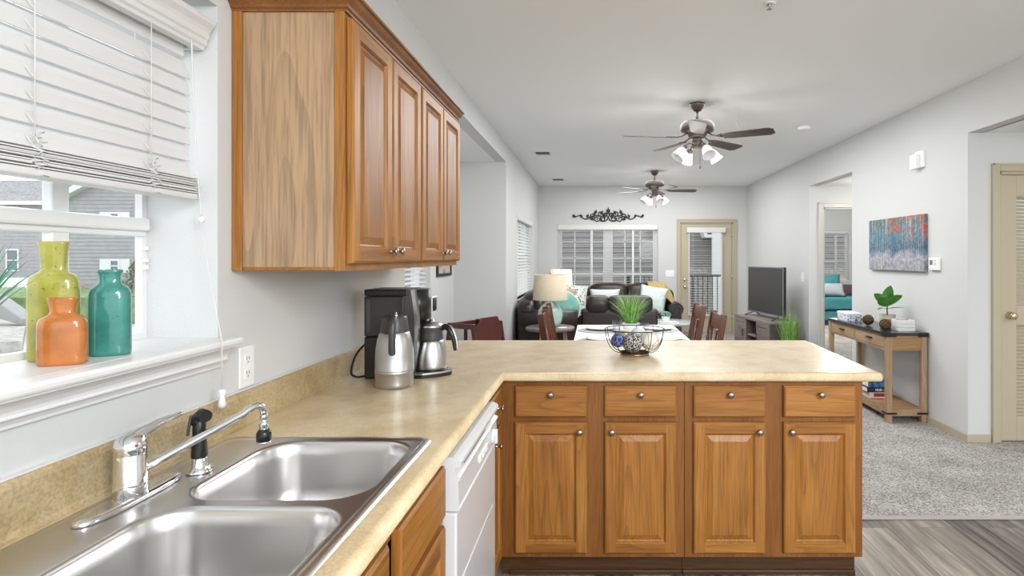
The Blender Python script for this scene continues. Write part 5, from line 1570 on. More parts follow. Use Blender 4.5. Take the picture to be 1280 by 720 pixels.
# local: faces -x
for s in (-1, 1):
    b = LB(hc)
    y = s * 0.22
    # side frame: splayed legs, arm and rails cut from boards
    b.bar((-0.27, y, 0.0), (-0.185, y * 0.98, 0.71), 0.020, 0.055, (1, 0, 0), 0.003)
    b.bar((0.25, y, 0.0), (0.13, y * 0.98, 0.71), 0.020, 0.055, (1, 0, 0), 0.003)
    b.bar((-0.21, y, 0.69), (0.155, y, 0.69), 0.020, 0.055, (0, 0, 1), 0.003)
    b.bar((-0.21, y, 0.50), (0.17, y, 0.50), 0.020, 0.070, (0, 0, 1), 0.003)
    b.bar((-0.24, y, 0.20), (0.21, y, 0.20), 0.020, 0.045, (0, 0, 1), 0.003)
    hp_('side_frame', b)
b = LB(hc)
pts = [(-0.208, 0.40), (0.208, 0.40), (0.208, 0.66), (0.12, 0.775), (-0.12, 0.775), (-0.208, 0.66)]
b2 = [(0.150, p[0], p[1]) for p in pts]; b3 = [(0.172, p[0], p[1]) for p in pts]
b.rings([b2, b3], False); hp_('backrest', b)
b = LB(hc); b.box(-0.19, 0.148, -0.208, 0.208, 0.465, 0.485, 0.003); hp_('seat', b)
b = LB(hc); b.box(-0.225, -0.19, -0.208, 0.208, 0.665, 0.71, 0.004); hp_('front_bar', b)
b = LB(hc); b.box(-0.29, -0.20, -0.20, 0.20, 0.20, 0.22, 0.003); hp_('foot_rest', b)
b = LB(hc); b.box(-0.18, -0.15, -0.012, 0.012, 0.485, 0.68); hp_('crotch_post', b)

pf = thing('picture_frame', 'small dark framed picture on the nook wall below the cabinets', 'picture', (XN, 6.3, 1.3))
b = MB(); frame_x(b, XN, XN + 0.022, 6.02, 6.60, 1.205, 1.60, 0.03); b.build('frame', M['blackmatte'], pf)
b = MB(); b.box(XN, XN + 0.010, 6.05, 6.57, 1.235, 1.57); b.build('print', pattern('blue_tan_print', 'cells', (0.08, 0.16, 0.26), (0.52, 0.44, 0.36), 6, 0.3, 0.5, 0.4), pf)

# ================================================================ LIVING ROOM
def make_sofa(name, label, cat, loc, rz, W, D=0.95, ncush=2, armw=0.24, back_h=0.94, arm_h=0.66, group=None):
    """front faces -y; origin at centre of floor"""
    t = thing(name, label, cat, loc, rz, group)
    P = lambda nm, b, m=M['leather']: b.build(nm, m, t)
    iw = W - 2 * armw
    b = LB(t); b.box(-W / 2 + 0.04, W / 2 - 0.04, -D / 2 + 0.05, D / 2 - 0.04, 0.06, 0.30, 0.02); P('base', b)
    b = LB(t)
    for x in (-W / 2 + 0.1, W / 2 - 0.1):
        for y in (-D / 2 + 0.1, D / 2 - 0.1): b.cyl((x, y, 0), (x, y, 0.06), 0.025, 0.032, 12)
    P('feet', b, M['blackmatte'])
    b = LB(t); b.puff((0, D / 2 - 0.13, 0.55), (W - 0.1, 0.24, 0.66), 6); P('back', b)
    for k in range(ncush):
        cx = -iw / 2 + iw / ncush * (k + 0.5)
        b = LB(t); b.puff((cx, -0.06, 0.37), (iw / ncush - 0.008, D - 0.22, 0.20), 5); P('seat_cushion', b)
        b = LB(t); b.puff((cx, D / 2 - 0.27, back_h - 0.26), (iw / ncush + 0.02, 0.26, 0.50), 3.4, rot=(R(-9), 0, 0))
        b.puff((cx, D / 2 - 0.20, back_h - 0.10), (iw / ncush + 0.03, 0.28, 0.22), 2.8); P('back_cushion', b)
    for s in (-1, 1):
        x = s * (W / 2 - armw / 2)
        b = LB(t)
        b.box(x - armw * 0.38, x + armw * 0.38, -D / 2 + 0.02, D / 2 - 0.06, 0.06, arm_h - 0.14, 0.015)
        b.cyl((x, -D / 2 + 0.012, arm_h - 0.13), (x, D / 2 - 0.08, arm_h - 0.13), armw / 2, n=28)
        b.mi = 0
        sp = []
        for k in range(40):
            a = k / 39 * 3.6 * PI; rr = armw / 2 * (1 - k / 44)
            sp.append((x + rr * math.cos(a), -D / 2 + 0.010, arm_h - 0.13 + rr * math.sin(a)))
        b.tube(sp, 0.008, 6); P('arm', b)
    return t
make_sofa('loveseat', 'dark brown leather loveseat against the back wall under the window', 'sofa', (0.59, 10.10, FZ), 0, 1.80)
make_sofa('sofa', 'dark brown leather sofa along the left wall behind the lamp table', 'sofa', (-0.61, 8.35, FZ), R(90), 2.25, D=0.80, ncush=3, arm_h=0.74, armw=0.26)
# armchair seen from behind
ac = thing('armchair', 'brown leather armchair with padded roll top turned its back to us', 'armchair', (0.32, 7.75, FZ), R(180))
AW = 0.98
b = LB(ac); b.box(-AW / 2 + 0.02, AW / 2 - 0.02, -0.42, 0.40, 0.06, 0.30, 0.02); b.build('base', M['leather'], ac)
b = LB(ac); b.box(-AW / 2, AW / 2, 0.26, 0.42, 0.10, 0.745, 0.03, 3); b.build('back', M['leather'], ac)
b = LB(ac)
b.puff((0.28, 0.30, 0.80), (0.30, 0.30, 0.23), 4.2); b.puff((-0.14, 0.30, 0.80), (0.58, 0.30, 0.23), 5)
b.build('roll_top', M['leather'], ac)
b = LB(ac); b.puff((0, -0.08, 0.39), (AW - 0.36, 0.66, 0.20), 5); b.build('seat_cushion', M['leather'], ac)
for s in (-1, 1):
    b = LB(ac); b.puff((s * (AW / 2 - 0.10), -0.06, 0.36), (0.20, 0.74, 0.52), 5); b.build('arm', M['leather'], ac)
    for y in (-0.36, 0.34):
        b = LB(ac); b.cyl((s * 0.40, y, 0), (s * 0.40, y, 0.07), 0.025, 0.03, 12); b.build('leg', M['blackmatte'], ac)

def pillow(label, m, c, w, h, t, rot, piping=None, round_=False):
    b = MB(); b.pillow(c, w, h, t, rot, round_=round_)
    o = b.build('throw_pillow', m, loc=c); tag(o, label, 'pillow')
    if piping:
        mm = Matrix.Translation(Vector(c)) @ Euler(rot).to_matrix().to_4x4()
        pts = []
        N_ = 14
        if round_:
            pts = [mm @ Vector((w / 2 * math.cos(2 * PI * k / 40), 0, h / 2 * math.sin(2 * PI * k / 40))) for k in range(40)]
        else:
            def e(u, v): return mm @ Vector((u * (1 - 0.07 * (1 - v * v)) * w / 2, 0, v * (1 - 0.07 * (1 - u * u)) * h / 2))
            for k in range(N_): pts.append(e(-1 + 2 * k / N_, -1))
            for k in range(N_): pts.append(e(1, -1 + 2 * k / N_))
            for k in range(N_): pts.append(e(1 - 2 * k / N_, 1))
            for k in range(N_): pts.append(e(-1, 1 - 2 * k / N_))
        b = MB(); b.tube(pts, 0.014, 8, True); b.build('piping', piping, o)
    return o
pillow('white lumbar pillow on the left seat of the loveseat', M['palegray'], (0.18, 9.86, 0.735), 0.52, 0.27, 0.15, (R(-14), 0, 0))
pillow('pale aqua pillow leaning at the right arm of the loveseat', M['aqua'], (0.985, 9.75, 0.70), 0.47, 0.46, 0.17, (R(-16), R(10), R(-8)))
pillow('leaf patterned pillow in the sofa corner beside the back window', M['leafprint'], (-0.36, 9.28, 0.73), 0.46, 0.48, 0.17, (R(-14), R(8), R(12)), M['palegray'])
pillow('round teal pillow with pale piping on the left sofa', M['teal'], (-0.44, 8.15, 0.69), 0.48, 0.48, 0.18, (R(-16), R(-6), R(15)), M['cream'], True)
pillow('tan pillow propped behind the round teal pillow', M['tan'], (-0.53, 8.55, 0.74), 0.50, 0.50, 0.15, (R(-14), R(10), R(14)))
# throw blanket over the right back corner and arm of the loveseat
b = MB()
def drape(u, v):
    # u along x, v from back over the front
    x = 0.93 + 0.36 * u
    top = 0.965 - 0.10 * max(0, u - 0.55) ** 1.2 - 0.30 * max(0, u - 0.75)
    if v < 0.3: y, z = 10.36 - 0.2 * v, top - 0.05 + 0.18 * v
    else:
        k = (v - 0.3) / 0.7
        y, z = 10.30 - 0.52 * k - 0.05 * u, top + 0.005 - 0.34 * k ** 1.3 * (0.25 + 0.75 * u)
    return Vector((x + 0.10 * v * u, y, z + 0.008 * math.sin(u * 17 + v * 5)))
g = [[b._v(drape(i / 18, j / 18)) for j in range(19)] for i in range(19)]
for i in range(18):
    for j in range(18): b._f([g[i][j], g[i + 1][j], g[i + 1][j + 1], g[i][j + 1]], True)
bl_ = b.build('throw_blanket', M['mustard'], loc=(1.15, 10.1, 0.95))
sm = bl_.modifiers.new('solid', 'SOLIDIFY'); sm.thickness = 0.012; sm.offset = 1
tag(bl_, 'mustard yellow throw draped over the right back corner of the loveseat', 'blanket')

# side table with lamp
def side_table(label, x, y, r, h):
    t = thing('side_table', label, 'side table', (x, y, FZ))
    b = MB(); b.lathe([(r - 0.006, h - 0.036), (r, h - 0.030), (r, h - 0.006), (r - 0.006, h), (0.001, h)], (x, y, 0), 44); b.build('tabletop', M['sidetable'], t)
    for k in range(3):
        a = R(90 + 120 * k + 30)
        b = MB(); b.bar((x + (r - 0.06) * math.cos(a), y + (r - 0.06) * math.sin(a), FZ), (x + (r - 0.12) * math.cos(a), y + (r - 0.12) * math.sin(a), h - 0.034), 0.045, 0.045, (0, 0, 1), 0.003); b.build('leg', M['sideleg'], t)
    return t
STX, STY, STZ = -0.515, 6.72, 0.60
side_table('round wood topped side table carrying the teal glass lamp', STX, STY, 0.285, STZ)
def table_lamp(label, x, y, z0, sh, base_m, s=1.0):
    t = thing('table_lamp', label, 'lamp', (x, y, z0))
    b = MB(); b.lathe([(0.085 * s, z0 + 0.0003), (0.110 * s, z0 + 0.012), (0.138 * s, z0 + 0.07), (0.147 * s, z0 + 0.13), (0.140 * s, z0 + 0.19), (0.110 * s, z0 + 0.24), (0.065 * s, z0 + 0.275), (0.042 * s, z0 + 0.295), (0.040 * s, z0 + 0.312), (0.001, z0 + 0.314)], (x, y, 0), 40); b.build('base', base_m, t)
    b = MB(); b.cyl((x, y, z0 + 0.31), (x, y, z0 + 0.37), 0.013, n=14); b.build('stem', M['nickel'], t)
    zs0, zs1 = z0 + 0.315, z0 + 0.605
    b = MB(); b.lathe([(0.203 * s, zs0), (0.183 * s, zs1), (0.180 * s, zs1), (0.200 * s, zs0)], (x, y, 0), 48, cap=False)
    b.rings([[(x + 0.203 * s * math.cos(2 * PI * k / 48), y + 0.203 * s * math.sin(2 * PI * k / 48), zs0) for k in range(48)], [(x + 0.200 * s * math.cos(2 * PI * k / 48), y + 0.200 * s * math.sin(2 * PI * k / 48), zs0) for k in range(48)]], cap0=False, cap1=False)
    b.build('shade', sh, t)
    b = MB()
    for k in range(3):
        a = 2 * PI * k / 3; b.tube([(x, y, zs1 - 0.03), (x + 0.181 * s * math.cos(a), y + 0.181 * s * math.sin(a), zs1 - 0.006)], 0.002, 6)
    b.cyl((x, y, z0 + 0.37), (x, y, zs1 + 0.012), 0.003, n=8); b.sphere((x, y, zs1 + 0.018), 0.010, 12, 8); b.build('harp_finial', M['nickel'], t)
    return t
table_lamp('teal glass table lamp with tan drum shade on the round side table', STX, STY, STZ, M['lampshade'], M['seaglass'])
side_table('side table in the sofa corner carrying the farther lamp', -0.585, 9.92, 0.24, 0.60)
table_lamp('farther table lamp with pale drum shade in the corner by the back window', -0.575, 9.92, 0.60, M['lampshade_lit'], M['seaglass'])
b = MB(); b.lathe([(0.045, STZ + 0.0003), (0.062, STZ + 0.004), (0.062, STZ + 0.012), (0.001, STZ + 0.013)], (STX + 0.14, STY - 0.14, 0), 28)
tag(b.build('coaster', M['porcelain'], loc=(STX + 0.14, STY - 0.14, STZ)), 'small pale coaster dish on the side table right of the lamp', 'coaster')

# coffee table
CTX, CTY, CTZ = 1.12, 8.60, 0.45
ct_ = thing('coffee_table', 'round gray topped coffee table with dark pedestal base', 'coffee table', (CTX, CTY, FZ))
b = MB(); b.lathe([(0.37, CTZ - 0.03), (0.40, CTZ - 0.022), (0.405, CTZ - 0.008), (0.40, CTZ), (0.001, CTZ)], (CTX, CTY, 0), 56); b.build('tabletop', M['tablegray'], ct_)
b = MB(); b.lathe([(0.26, FZ), (0.25, 0.03), (0.10, 0.08), (0.075, 0.16), (0.10, 0.30), (0.20, 0.40), (0.24, CTZ - 0.031)], (CTX, CTY, 0), 40); b.build('pedestal', M['leather'], ct_)
b = MB(); b.box(0.94, 1.20, 8.20, 8.42, CTZ + 0.0003, CTZ + 0.018, 0.003); b.box(0.94, 1.20, 8.20, 8.21, CTZ + 0.018, CTZ + 0.034); b.box(0.94, 1.20, 8.41, 8.42, CTZ + 0.018, CTZ + 0.034); b.box(0.94, 0.95, 8.21, 8.41, CTZ + 0.018, CTZ + 0.034); b.box(1.19, 1.20, 8.21, 8.41, CTZ + 0.018, CTZ + 0.034)
tag(b.build('tray', M['porcelain'], loc=(1.07, 8.31, CTZ)), 'white square tray on the round coffee table', 'tray')
su = thing('potted_succulent', 'little green succulent in a white pot on the coffee table tray', 'plant', (1.03, 8.31, CTZ + 0.0185))
b = MB(); b.lathe([(0.048, CTZ + 0.0187), (0.054, CTZ + 0.03), (0.064, CTZ + 0.115), (0.058, CTZ + 0.115), (0.055, CTZ + 0.10), (0.001, CTZ + 0.098)], (1.03, 8.31, 0), 28); b.build('pot', M['porcelain'], su)
b = MB(); rnd = random.Random(4)
for k in range(60):
    a = rnd.random() * 2 * PI; el = rnd.random() * 1.3
    d = Vector((math.cos(a) * math.cos(el), math.sin(a) * math.cos(el), math.sin(el) * 0.8))
    p = Vector((1.03, 8.31, CTZ + 0.115)) + d * 0.055
    b.puff(p, (0.055, 0.028, 0.022), 2.2, 8, 5, rot=(0, -el, a))
b.build('leaves', M['succulent'], su)

# television and stand, set at an angle
tr = R(9.5)
tvs = thing('tv_stand', 'weathered gray wood television stand with open middle shelf', 'tv stand', (2.42, 8.18, FZ), tr)
# local: front faces -x, long axis y (near end = -y)
hl, dp, ht = 0.56, 0.20, 0.545
b = LB(tvs); b.box(-dp - 0.015, dp + 0.005, -hl - 0.015, hl + 0.015, ht - 0.03, ht, 0.003); b.build('top', M['graywood'], tvs)
b = LB(tvs)
for y in (-hl, hl - 0.02, -0.19, 0.17): b.box(-dp, dp, y, y + 0.02, 0.06, ht - 0.031)
b.box(-dp, dp, -hl, hl, 0.06, 0.085); b.box(dp - 0.012, dp, -hl, hl, 0.085, ht - 0.031)
b.build('body', M['graywooddark'], tvs)
b = LB(tvs); b.box(-dp + 0.01, dp - 0.014, -0.169, 0.169, 0.29, 0.31); b.build('shelf', M['graywood'], tvs)
for ya, yb in ((-hl + 0.004, -0.176), (0.176, hl - 0.004)):
    b = LB(tvs); raised_door(b, Vector((0, 0, 0)) + Vector((-dp - 0.001, yb, 0.09)), (0, -1, 0), (0, 0, 1), (-1, 0, 0), yb - ya, ht - 0.125, 0.018, 0.05)
    d = b.build('door', [M['graywood'], M['graywood']], tvs)
    b = LB(tvs); yk = ya + 0.05 if ya > 0 else yb - 0.05; b.box(-dp - 0.045, -dp - 0.035, yk - 0.006, yk + 0.006, 0.27, 0.37, 0.002); b.box(-dp - 0.036, -dp - 0.018, yk - 0.005, yk + 0.005, 0.28, 0.29); b.box(-dp - 0.036, -dp - 0.018, yk - 0.005, yk + 0.005, 0.35, 0.36); b.build('handle', M['blackmatte'], d)
b = LB(tvs)
for y in (-hl + 0.05, hl - 0.05):
    for x in (-dp + 0.04, dp - 0.04): b.box(x - 0.025, x + 0.025, y - 0.025, y + 0.025, 0, 0.06)
b.build('feet', M['graywooddark'], tvs)
tv = thing('television', 'flat screen television standing on the weathered gray stand', 'television', (2.43, 8.18, FZ + ht), tr)
b = LB(tv); zt0, zt1, tl = 0.055, 0.725, 0.545
b.box(-0.012, 0.028, -tl, tl, zt0, zt1, 0.004); b.box(0.028, 0.065, -tl * 0.7, tl * 0.7, zt0 + 0.03, zt1 - 0.22, 0.01); b.build('casing', M['black'], tv)
b = LB(tv); frame_x(b, -0.017, -0.012, -tl, tl, zt0, zt1, 0.014); b.box(-0.019, -0.012, -tl, tl, zt0, zt0 + 0.02); b.build('bezel', M['tvframe'], tv)
b = LB(tv); b.box(-0.0145, -0.012, -tl + 0.014, tl - 0.014, zt0 + 0.02, zt1 - 0.014); b.build('screen', M['screen'], tv)
for s in (-1, 1):
    b = LB(tv); y = s * tl * 0.72
    b.tube([(-0.12, y + s * 0.04, 0.008), (0.0, y, 0.055), (0.02, y, 0.06), (0.12, y + s * 0.04, 0.008)], 0.008, 8); b.build('foot', M['blackmatte'], tv)

fg = thing('potted_grass', 'tall green ornamental grass on the floor at the near end of the television stand', 'plant', (2.47, 7.30, FZ))
b = MB(); b.lathe([(0.085, FZ + 0.0003), (0.10, FZ + 0.01), (0.115, 0.16), (0.118, 0.20), (0.108, 0.20), (0.104, 0.18), (0.001, 0.178)], (2.47, 7.30, 0), 30); b.build('pot', M['stone'], fg)
b = MB(); rnd = random.Random(21)
for k in range(240):
    a = rnd.random() * 2 * PI; q = rnd.random() ** 0.7
    base = Vector((2.47 + 0.06 * q * math.cos(a), 7.30 + 0.06 * q * math.sin(a), 0.17))
    h = (0.42 + 0.22 * rnd.random()) * (1 - 0.22 * q)
    b.blade(base, base + Vector((0.17 * q * math.cos(a), 0.17 * q * math.sin(a), h)), 0.0075, 0.5, 5, mi=rnd.choice((0, 0, 1)))
b.build('grass_blades', [M['grass'], M['grasslight']], fg)

# ---- ceiling fans
def make_fan(label, loc, a0):
    t = thing('ceiling_fan', label, 'ceiling fan', loc, 0)
    P = lambda nm, b, m, par=None: b.build(nm, m, par or t)
    b = LB(t); b.lathe([(0.066, 0.0), (0.066, -0.012), (0.058, -0.030), (0.040, -0.055), (0.030, -0.066), (0.012, -0.070)], n=32); P('canopy', b, M['bronze'])
    b = LB(t); b.cyl((0, 0, -0.06), (0, 0, -0.165), 0.0125, n=16); b.lathe([(0.022, -0.135), (0.026, -0.142), (0.026, -0.155), (0.018, -0.165)], n=20); P('downrod', b, M['bronze'])
    b = LB(t); b.lathe([(0.03, -0.150), (0.09, -0.155), (0.128, -0.165), (0.142, -0.180), (0.146, -0.198), (0.146, -0.232), (0.138, -0.246), (0.10, -0.256), (0.086, -0.262), (0.078, -0.285), (0.06, -0.30)], n=44); P('motor_housing', b, M['bronze'])
    b = LB(t); b.lathe([(0.042, -0.298), (0.046, -0.305), (0.046, -0.335), (0.042, -0.342), (0.045, -0.348), (0.045, -0.372), (0.034, -0.392), (0.014, -0.402), (0.001, -0.404)], n=30); P('switch_housing', b, M['bronze'])
    for k in range(5):
        a = a0 + 2 * PI * k / 5
        ca, sa = math.cos(a), math.sin(a)
        rm = Matrix.Rotation(a, 4, 'Z') @ Matrix.Rotation(R(-12), 4, 'X')
        b = LB(t); pl = [(0.225, -0.050), (0.30, -0.060), (0.612, -0.072), (0.650, -0.045), (0.650, 0.045), (0.612, 0.072), (0.30, 0.060), (0.225, 0.050)]
        top = [rm @ Vector((x, y, 0.003)) + Vector((0, 0, -0.302)) for x, y in pl]; bot = [rm @ Vector((x, y, -0.003)) + Vector((0, 0, -0.302)) for x, y in pl]
        b.rings([bot, top], False); bl = P('blade', b, M['blade'])
        b = LB(t)
        q = lambda x, y, z: rm @ Vector((x, y, 0)) + Vector((0, 0, z))
        b.tube([Vector((0.085 * ca, 0.085 * sa, -0.255)), q(0.13, 0, -0.285), q(0.18, 0, -0.296), q(0.235, 0, -0.2965)], [0.010, 0.010, 0.012, 0.012], 8, flat=0.6)
        for y in (-0.03, 0.03): b.tube([q(0.17, 0, -0.296), q(0.22, y, -0.2965), q(0.275, y, -0.2965)], 0.007, 8)
        P('blade_iron', b, M['bronze'], bl)
    for k in range(4):
        a = R(20) + 2 * PI * k / 4
        d = Vector((math.cos(a), math.sin(a), 0))
        b = LB(t)
        b.tube([d * 0.035 + Vector((0, 0, -0.36)), d * 0.075 + Vector((0, 0, -0.350)), d * 0.105 + Vector((0, 0, -0.362)), d * 0.118 + Vector((0, 0, -0.385))], 0.0065, 8)
        ax = (d * 0.62 + Vector((0, 0, -0.78))).normalized()
        p = d * 0.116 + Vector((0, 0, -0.378))
        b.lathe([(0.010, -0.004), (0.022, 0.0), (0.024, 0.030), (0.021, 0.034)], p, 18, axis=ax); arm = P('light_arm', b, M['bronze'])
        b = LB(t); b.lathe([(0.022, 0.028), (0.030, 0.040), (0.040, 0.065), (0.046, 0.095), (0.056, 0.125), (0.060, 0.132), (0.057, 0.132), (0.043, 0.095), (0.037, 0.065), (0.027, 0.042), (0.016, 0.034)], p, 26, axis=ax); P('light_shade', b, M['frost'], arm)
    b = LB(t); b.tube([(0.02, -0.02, -0.40), (0.02, -0.02, -0.535)], 0.0022, 6); b.lathe([(0.003, -0.535), (0.0065, -0.545), (0.0065, -0.562), (0.002, -0.57)], (0.02, -0.02, 0), 10); P('pull_chain', b, M['bronze'])
    return t
make_fan('bronze ceiling fan with four frosted lights, the nearer of the two', (0.893, 5.0, ZC), R(-28))
make_fan('bronze ceiling fan with four frosted lights, the farther one near the back wall', (0.93, 8.9, ZC), R(2))

# ---- ceiling vents, smoke detector, sprinkler
def vent(label, x, y, w, d):
    t = thing('ceiling_vent', label, 'vent', (x, y, ZC))
    b = MB(); xa, xb, ya, yb = x - w / 2, x + w / 2, y - d / 2, y + d / 2
    for q in ((xa, xb, ya, ya + 0.02), (xa, xb, yb - 0.02, yb), (xa, xa + 0.02, ya + 0.02, yb - 0.02), (xb - 0.02, xb, ya + 0.02, yb - 0.02)): b.box(*q, ZC - 0.008, ZC)
    b.build('frame', M['white'], t)
    b = MB(); n = 3
    for k in range(n): slat_y(b, ya + 0.02 + (k + 0.5) * (d - 0.04) / n, ZC - 0.0035, xa + 0.02, xb - 0.02, 0.010, R(12), 0.0015)
    b.build('louvers', M['white'], t)
    b = MB(); b.box(xa + 0.02, xb - 0.02, ya + 0.02, yb - 0.02, ZC - 0.0012, ZC - 0.0005); b.build('duct_shade', M['blackmatte'], t)  # black sheet standing in for the shade inside the vent opening
vent('ceiling air vent nearer the left wall beside the first fan', -0.66, 7.35, 0.22, 0.26)
vent('ceiling air vent in the far left corner by the back wall', -0.62, 9.85, 0.22, 0.30)
b = MB(); b.lathe([(0.065, ZC), (0.066, ZC - 0.02), (0.055, ZC - 0.032), (0.02, ZC - 0.036), (0.001, ZC - 0.036)], (2.14, 5.88, 0), 30)
tag(b.build('smoke_detector', M['whiteplastic'], loc=(2.14, 5.88, ZC)), 'round white smoke detector on the ceiling right of the nearer fan', 'smoke detector')
sk_ = thing('fire_sprinkler', 'small fire sprinkler head at the top edge of the ceiling', 'sprinkler', (0.92, 3.03, ZC))
b = MB(); b.lathe([(0.034, ZC), (0.033, ZC - 0.004), (0.015, ZC - 0.006), (0.012, ZC - 0.006)], (0.92, 3.03, 0), 24); b.build('escutcheon', M['white'], sk_)
b = MB(); b.lathe([(0.009, ZC - 0.004), (0.009, ZC - 0.014), (0.004, ZC - 0.018), (0.004, ZC - 0.030), (0.014, ZC - 0.031), (0.014, ZC - 0.033), (0.001, ZC - 0.033)], (0.92, 3.03, 0), 16); b.build('head', M['nickel'], sk_)

# ---- wrought iron scroll over the back window
so = thing('wall_scroll', 'black wrought iron scroll ornament above the back window', 'wall decoration', (0.26, YB, 2.1))
SXC, SZ0 = 0.257, 2.075
yw = YB - 0.014
def spiral(cx, cz, r0, a0, turns, sgn=1, n=26, shrink=0.75):
    return [(cx + r0 * (1 - shrink * k / n) * math.cos(a0 + sgn * 2 * PI * turns * k / n), cz + r0 * (1 - shrink * k / n) * math.sin(a0 + sgn * 2 * PI * turns * k / n)) for k in range(n + 1)]
def leafz(b, x, z, s, a):
    pts = [(0, -0.5), (0.28, -0.1), (0.34, 0.25), (0.12, 0.35), (0, 0.75), (-0.12, 0.35), (-0.34, 0.25), (-0.28, -0.1)]
    s *= 1.35
    pl = [(SXC + x + s * (u * math.cos(a) - v * math.sin(a)), SZ0 + z + s * (u * math.sin(a) + v * math.cos(a))) for u, v in pts]
    b.prism(pl, 'Y', yw - 0.008, yw + 0.004)
b = MB()
for m_ in (-1, 1):
    def T(pts, r=0.009): b.tube([(SXC + m_ * x, yw, SZ0 + z) for x, z in pts], r, 7)
    T(spiral(0.085, 0.075, 0.075, R(200), 1.1)); T(spiral(0.10, 0.055, 0.06, R(20), 1.0, -1))
    T(spiral(0.215, 0.055, 0.055, R(200), 1.1)); T(spiral(0.145, 0.15, 0.05, R(250), 1.1, 1)); T(spiral(0.30, 0.105, 0.05, R(220), 1.0, -1)); T(spiral(0.285, 0.06, 0.045, R(60), 1.0))
    T(spiral(0.05, 0.125, 0.05, R(-60), 1.1))
    T([(0.33, 0.10), (0.37, 0.06), (0.42, 0.045), (0.47, 0.065), (0.50, 0.10), (0.53, 0.115), (0.57, 0.105), (0.60, 0.09), (0.63, 0.09), (0.645, 0.115)])
    T([(0.04, 0.02), (0.0, 0.085), (0.05, 0.16), (0.10, 0.13)])
    T([(0.17, 0.10), (0.24, 0.12), (0.27, 0.16), (0.22, 0.19)])
b.build('scrollwork', M['iron'], so)
b = MB()
leafz(b, 0, 0.19, 0.085, 0)
for m_ in (-1, 1):
    for x, z, s, a in ((0.075, 0.115, 0.065, -40), (0.125, 0.165, 0.06, 30), (0.235, 0.175, 0.06, 15), (0.30, 0.055, 0.06, -70), (0.385, 0.10, 0.055, 20), (0.50, 0.10, 0.05, -20), (0.625, 0.095, 0.05, -70), (0.645, 0.115, 0.035, 10)):
        leafz(b, m_ * x, z, s, R(a * m_))
b.build('iron_leaves', M['iron'], so)

# ---- switches and wall boxes
def plate_y(name, label, x0, x1, z0, z1, n):
    t = thing(name, label, 'light switch', ((x0 + x1) / 2, YB, z0))
    b = MB(); b.box(x0, x1, YB - 0.006, YB, z0, z1, 0.002); b.build('cover_plate', M['whiteplastic'], t)
    for k in range(n):
        x = x0 + (x1 - x0) * (k + 0.5) / n
        b = MB(); b.box(x - 0.005, x + 0.005, YB - 0.016, YB - 0.006, (z0 + z1) / 2 - 0.010, (z0 + z1) / 2 + 0.014, 0.001); b.build('toggle', M['whiteplastic'], t)
plate_y('light_switch', 'white three gang switch plate left of the patio door', 1.325, 1.49, 1.05, 1.17, 3)
lsw = thing('light_switch', 'white switch plate on the right wall behind the television', 'light switch', (XR, 7.86, 1.09))
b = MB(); b.box(XR - 0.006, XR, 7.81, 7.90, 1.08, 1.205, 0.002); b.build('cover_plate', M['whiteplastic'], lsw)
b = MB(); b.box(XR - 0.015, XR - 0.006, 7.85, 7.862, 1.13, 1.155, 0.001); b.build('toggle', M['whiteplastic'], lsw)
th = thing('thermostat', 'white thermostat on the right wall beside the painting', 'thermostat', (XR, 4.785, 1.31))
b = MB(); b.box(XR - 0.026, XR, 4.715, 4.855, 1.30, 1.405, 0.006); b.build('body', M['whiteplastic'], th)
b = MB(); b.box(XR - 0.0275, XR - 0.026, 4.795, 4.835, 1.345, 1.385); b.build('display', mat('lcd', (0.18, 0.19, 0.18), 0.3), th)
b = MB()
for z in (1.347, 1.373): b.box(XR - 0.029, XR - 0.026, 4.748, 4.768, z, z + 0.014, 0.001)
b.build('button', M['appgray'], th)
dc = thing('door_chime', 'small white chime box high on the right wall', 'door chime', (XR, 5.05, 2.2))
b = MB(); b.box(XR - 0.022, XR, 4.94, 5.07, 2.185, 2.33, 0.004); b.build('back_plate', M['whiteplastic'], dc)
b = MB(); b.box(XR - 0.062, XR - 0.022, 4.985, 5.085, 2.18, 2.305, 0.006); b.build('cover', M['whiteplastic'], dc)

# ---- painting on canvas
pc_ = thing('canvas_painting', 'unframed canvas of a wintry wood with red foliage on the right wall', 'painting', (XR, 5.39, 1.53))
b = MB(); b.box(XR - 0.034, XR, 4.905, 5.885, 1.285, 1.78, 0.003)
cv = b.build('canvas', M['painting'], pc_)

# ---- console table
KX0, KX1, KY0, KY1 = 2.475, 2.83, 4.88, 6.12
kt = thing('console_table', 'pine console table with dark top and two drawers along the right wall', 'console table', ((KX0 + KX1) / 2, 5.5, FZ))
b = MB(); b.box(KX0, KX1, KY0, KY1, 0.742, 0.768, 0.003); b.build('tabletop', M['slate'], kt)
lw = 0.045
for x in (KX0 + 0.008, KX1 - 0.008 - lw):
    for y in (KY0 + 0.008, KY1 - 0.008 - lw):
        b = MB(); b.box(x, x + lw, y, y + lw, FZ, 0.741, 0.002); b.build('leg', M['pine_z'], kt)
b = MB()
xa, xb, ya, yb = KX0 + 0.016, KX1 - 0.016, KY0 + 0.016, KY1 - 0.016
b.box(xb - 0.02, xb, ya + lw, yb - lw, 0.615, 0.741)
b.box(xa, xa + 0.02, ya + lw, yb - lw, 0.615, 0.628); b.box(xa, xa + 0.02, ya + lw, yb - lw, 0.728, 0.741); b.box(xa, xa + 0.02, 5.485, 5.515, 0.628, 0.728)
b.build('apron', M['pine_y'], kt)
b = MB(); b.box(xa + lw - 0.008, xb - lw + 0.008, ya, ya + 0.02, 0.615, 0.741); b.build('end_panel', M['pine_x'], kt)
b = MB(); b.box(xa + lw - 0.008, xb - lw + 0.008, yb - 0.02, yb, 0.615, 0.741); b.build('end_panel', M['pine_x'], kt)
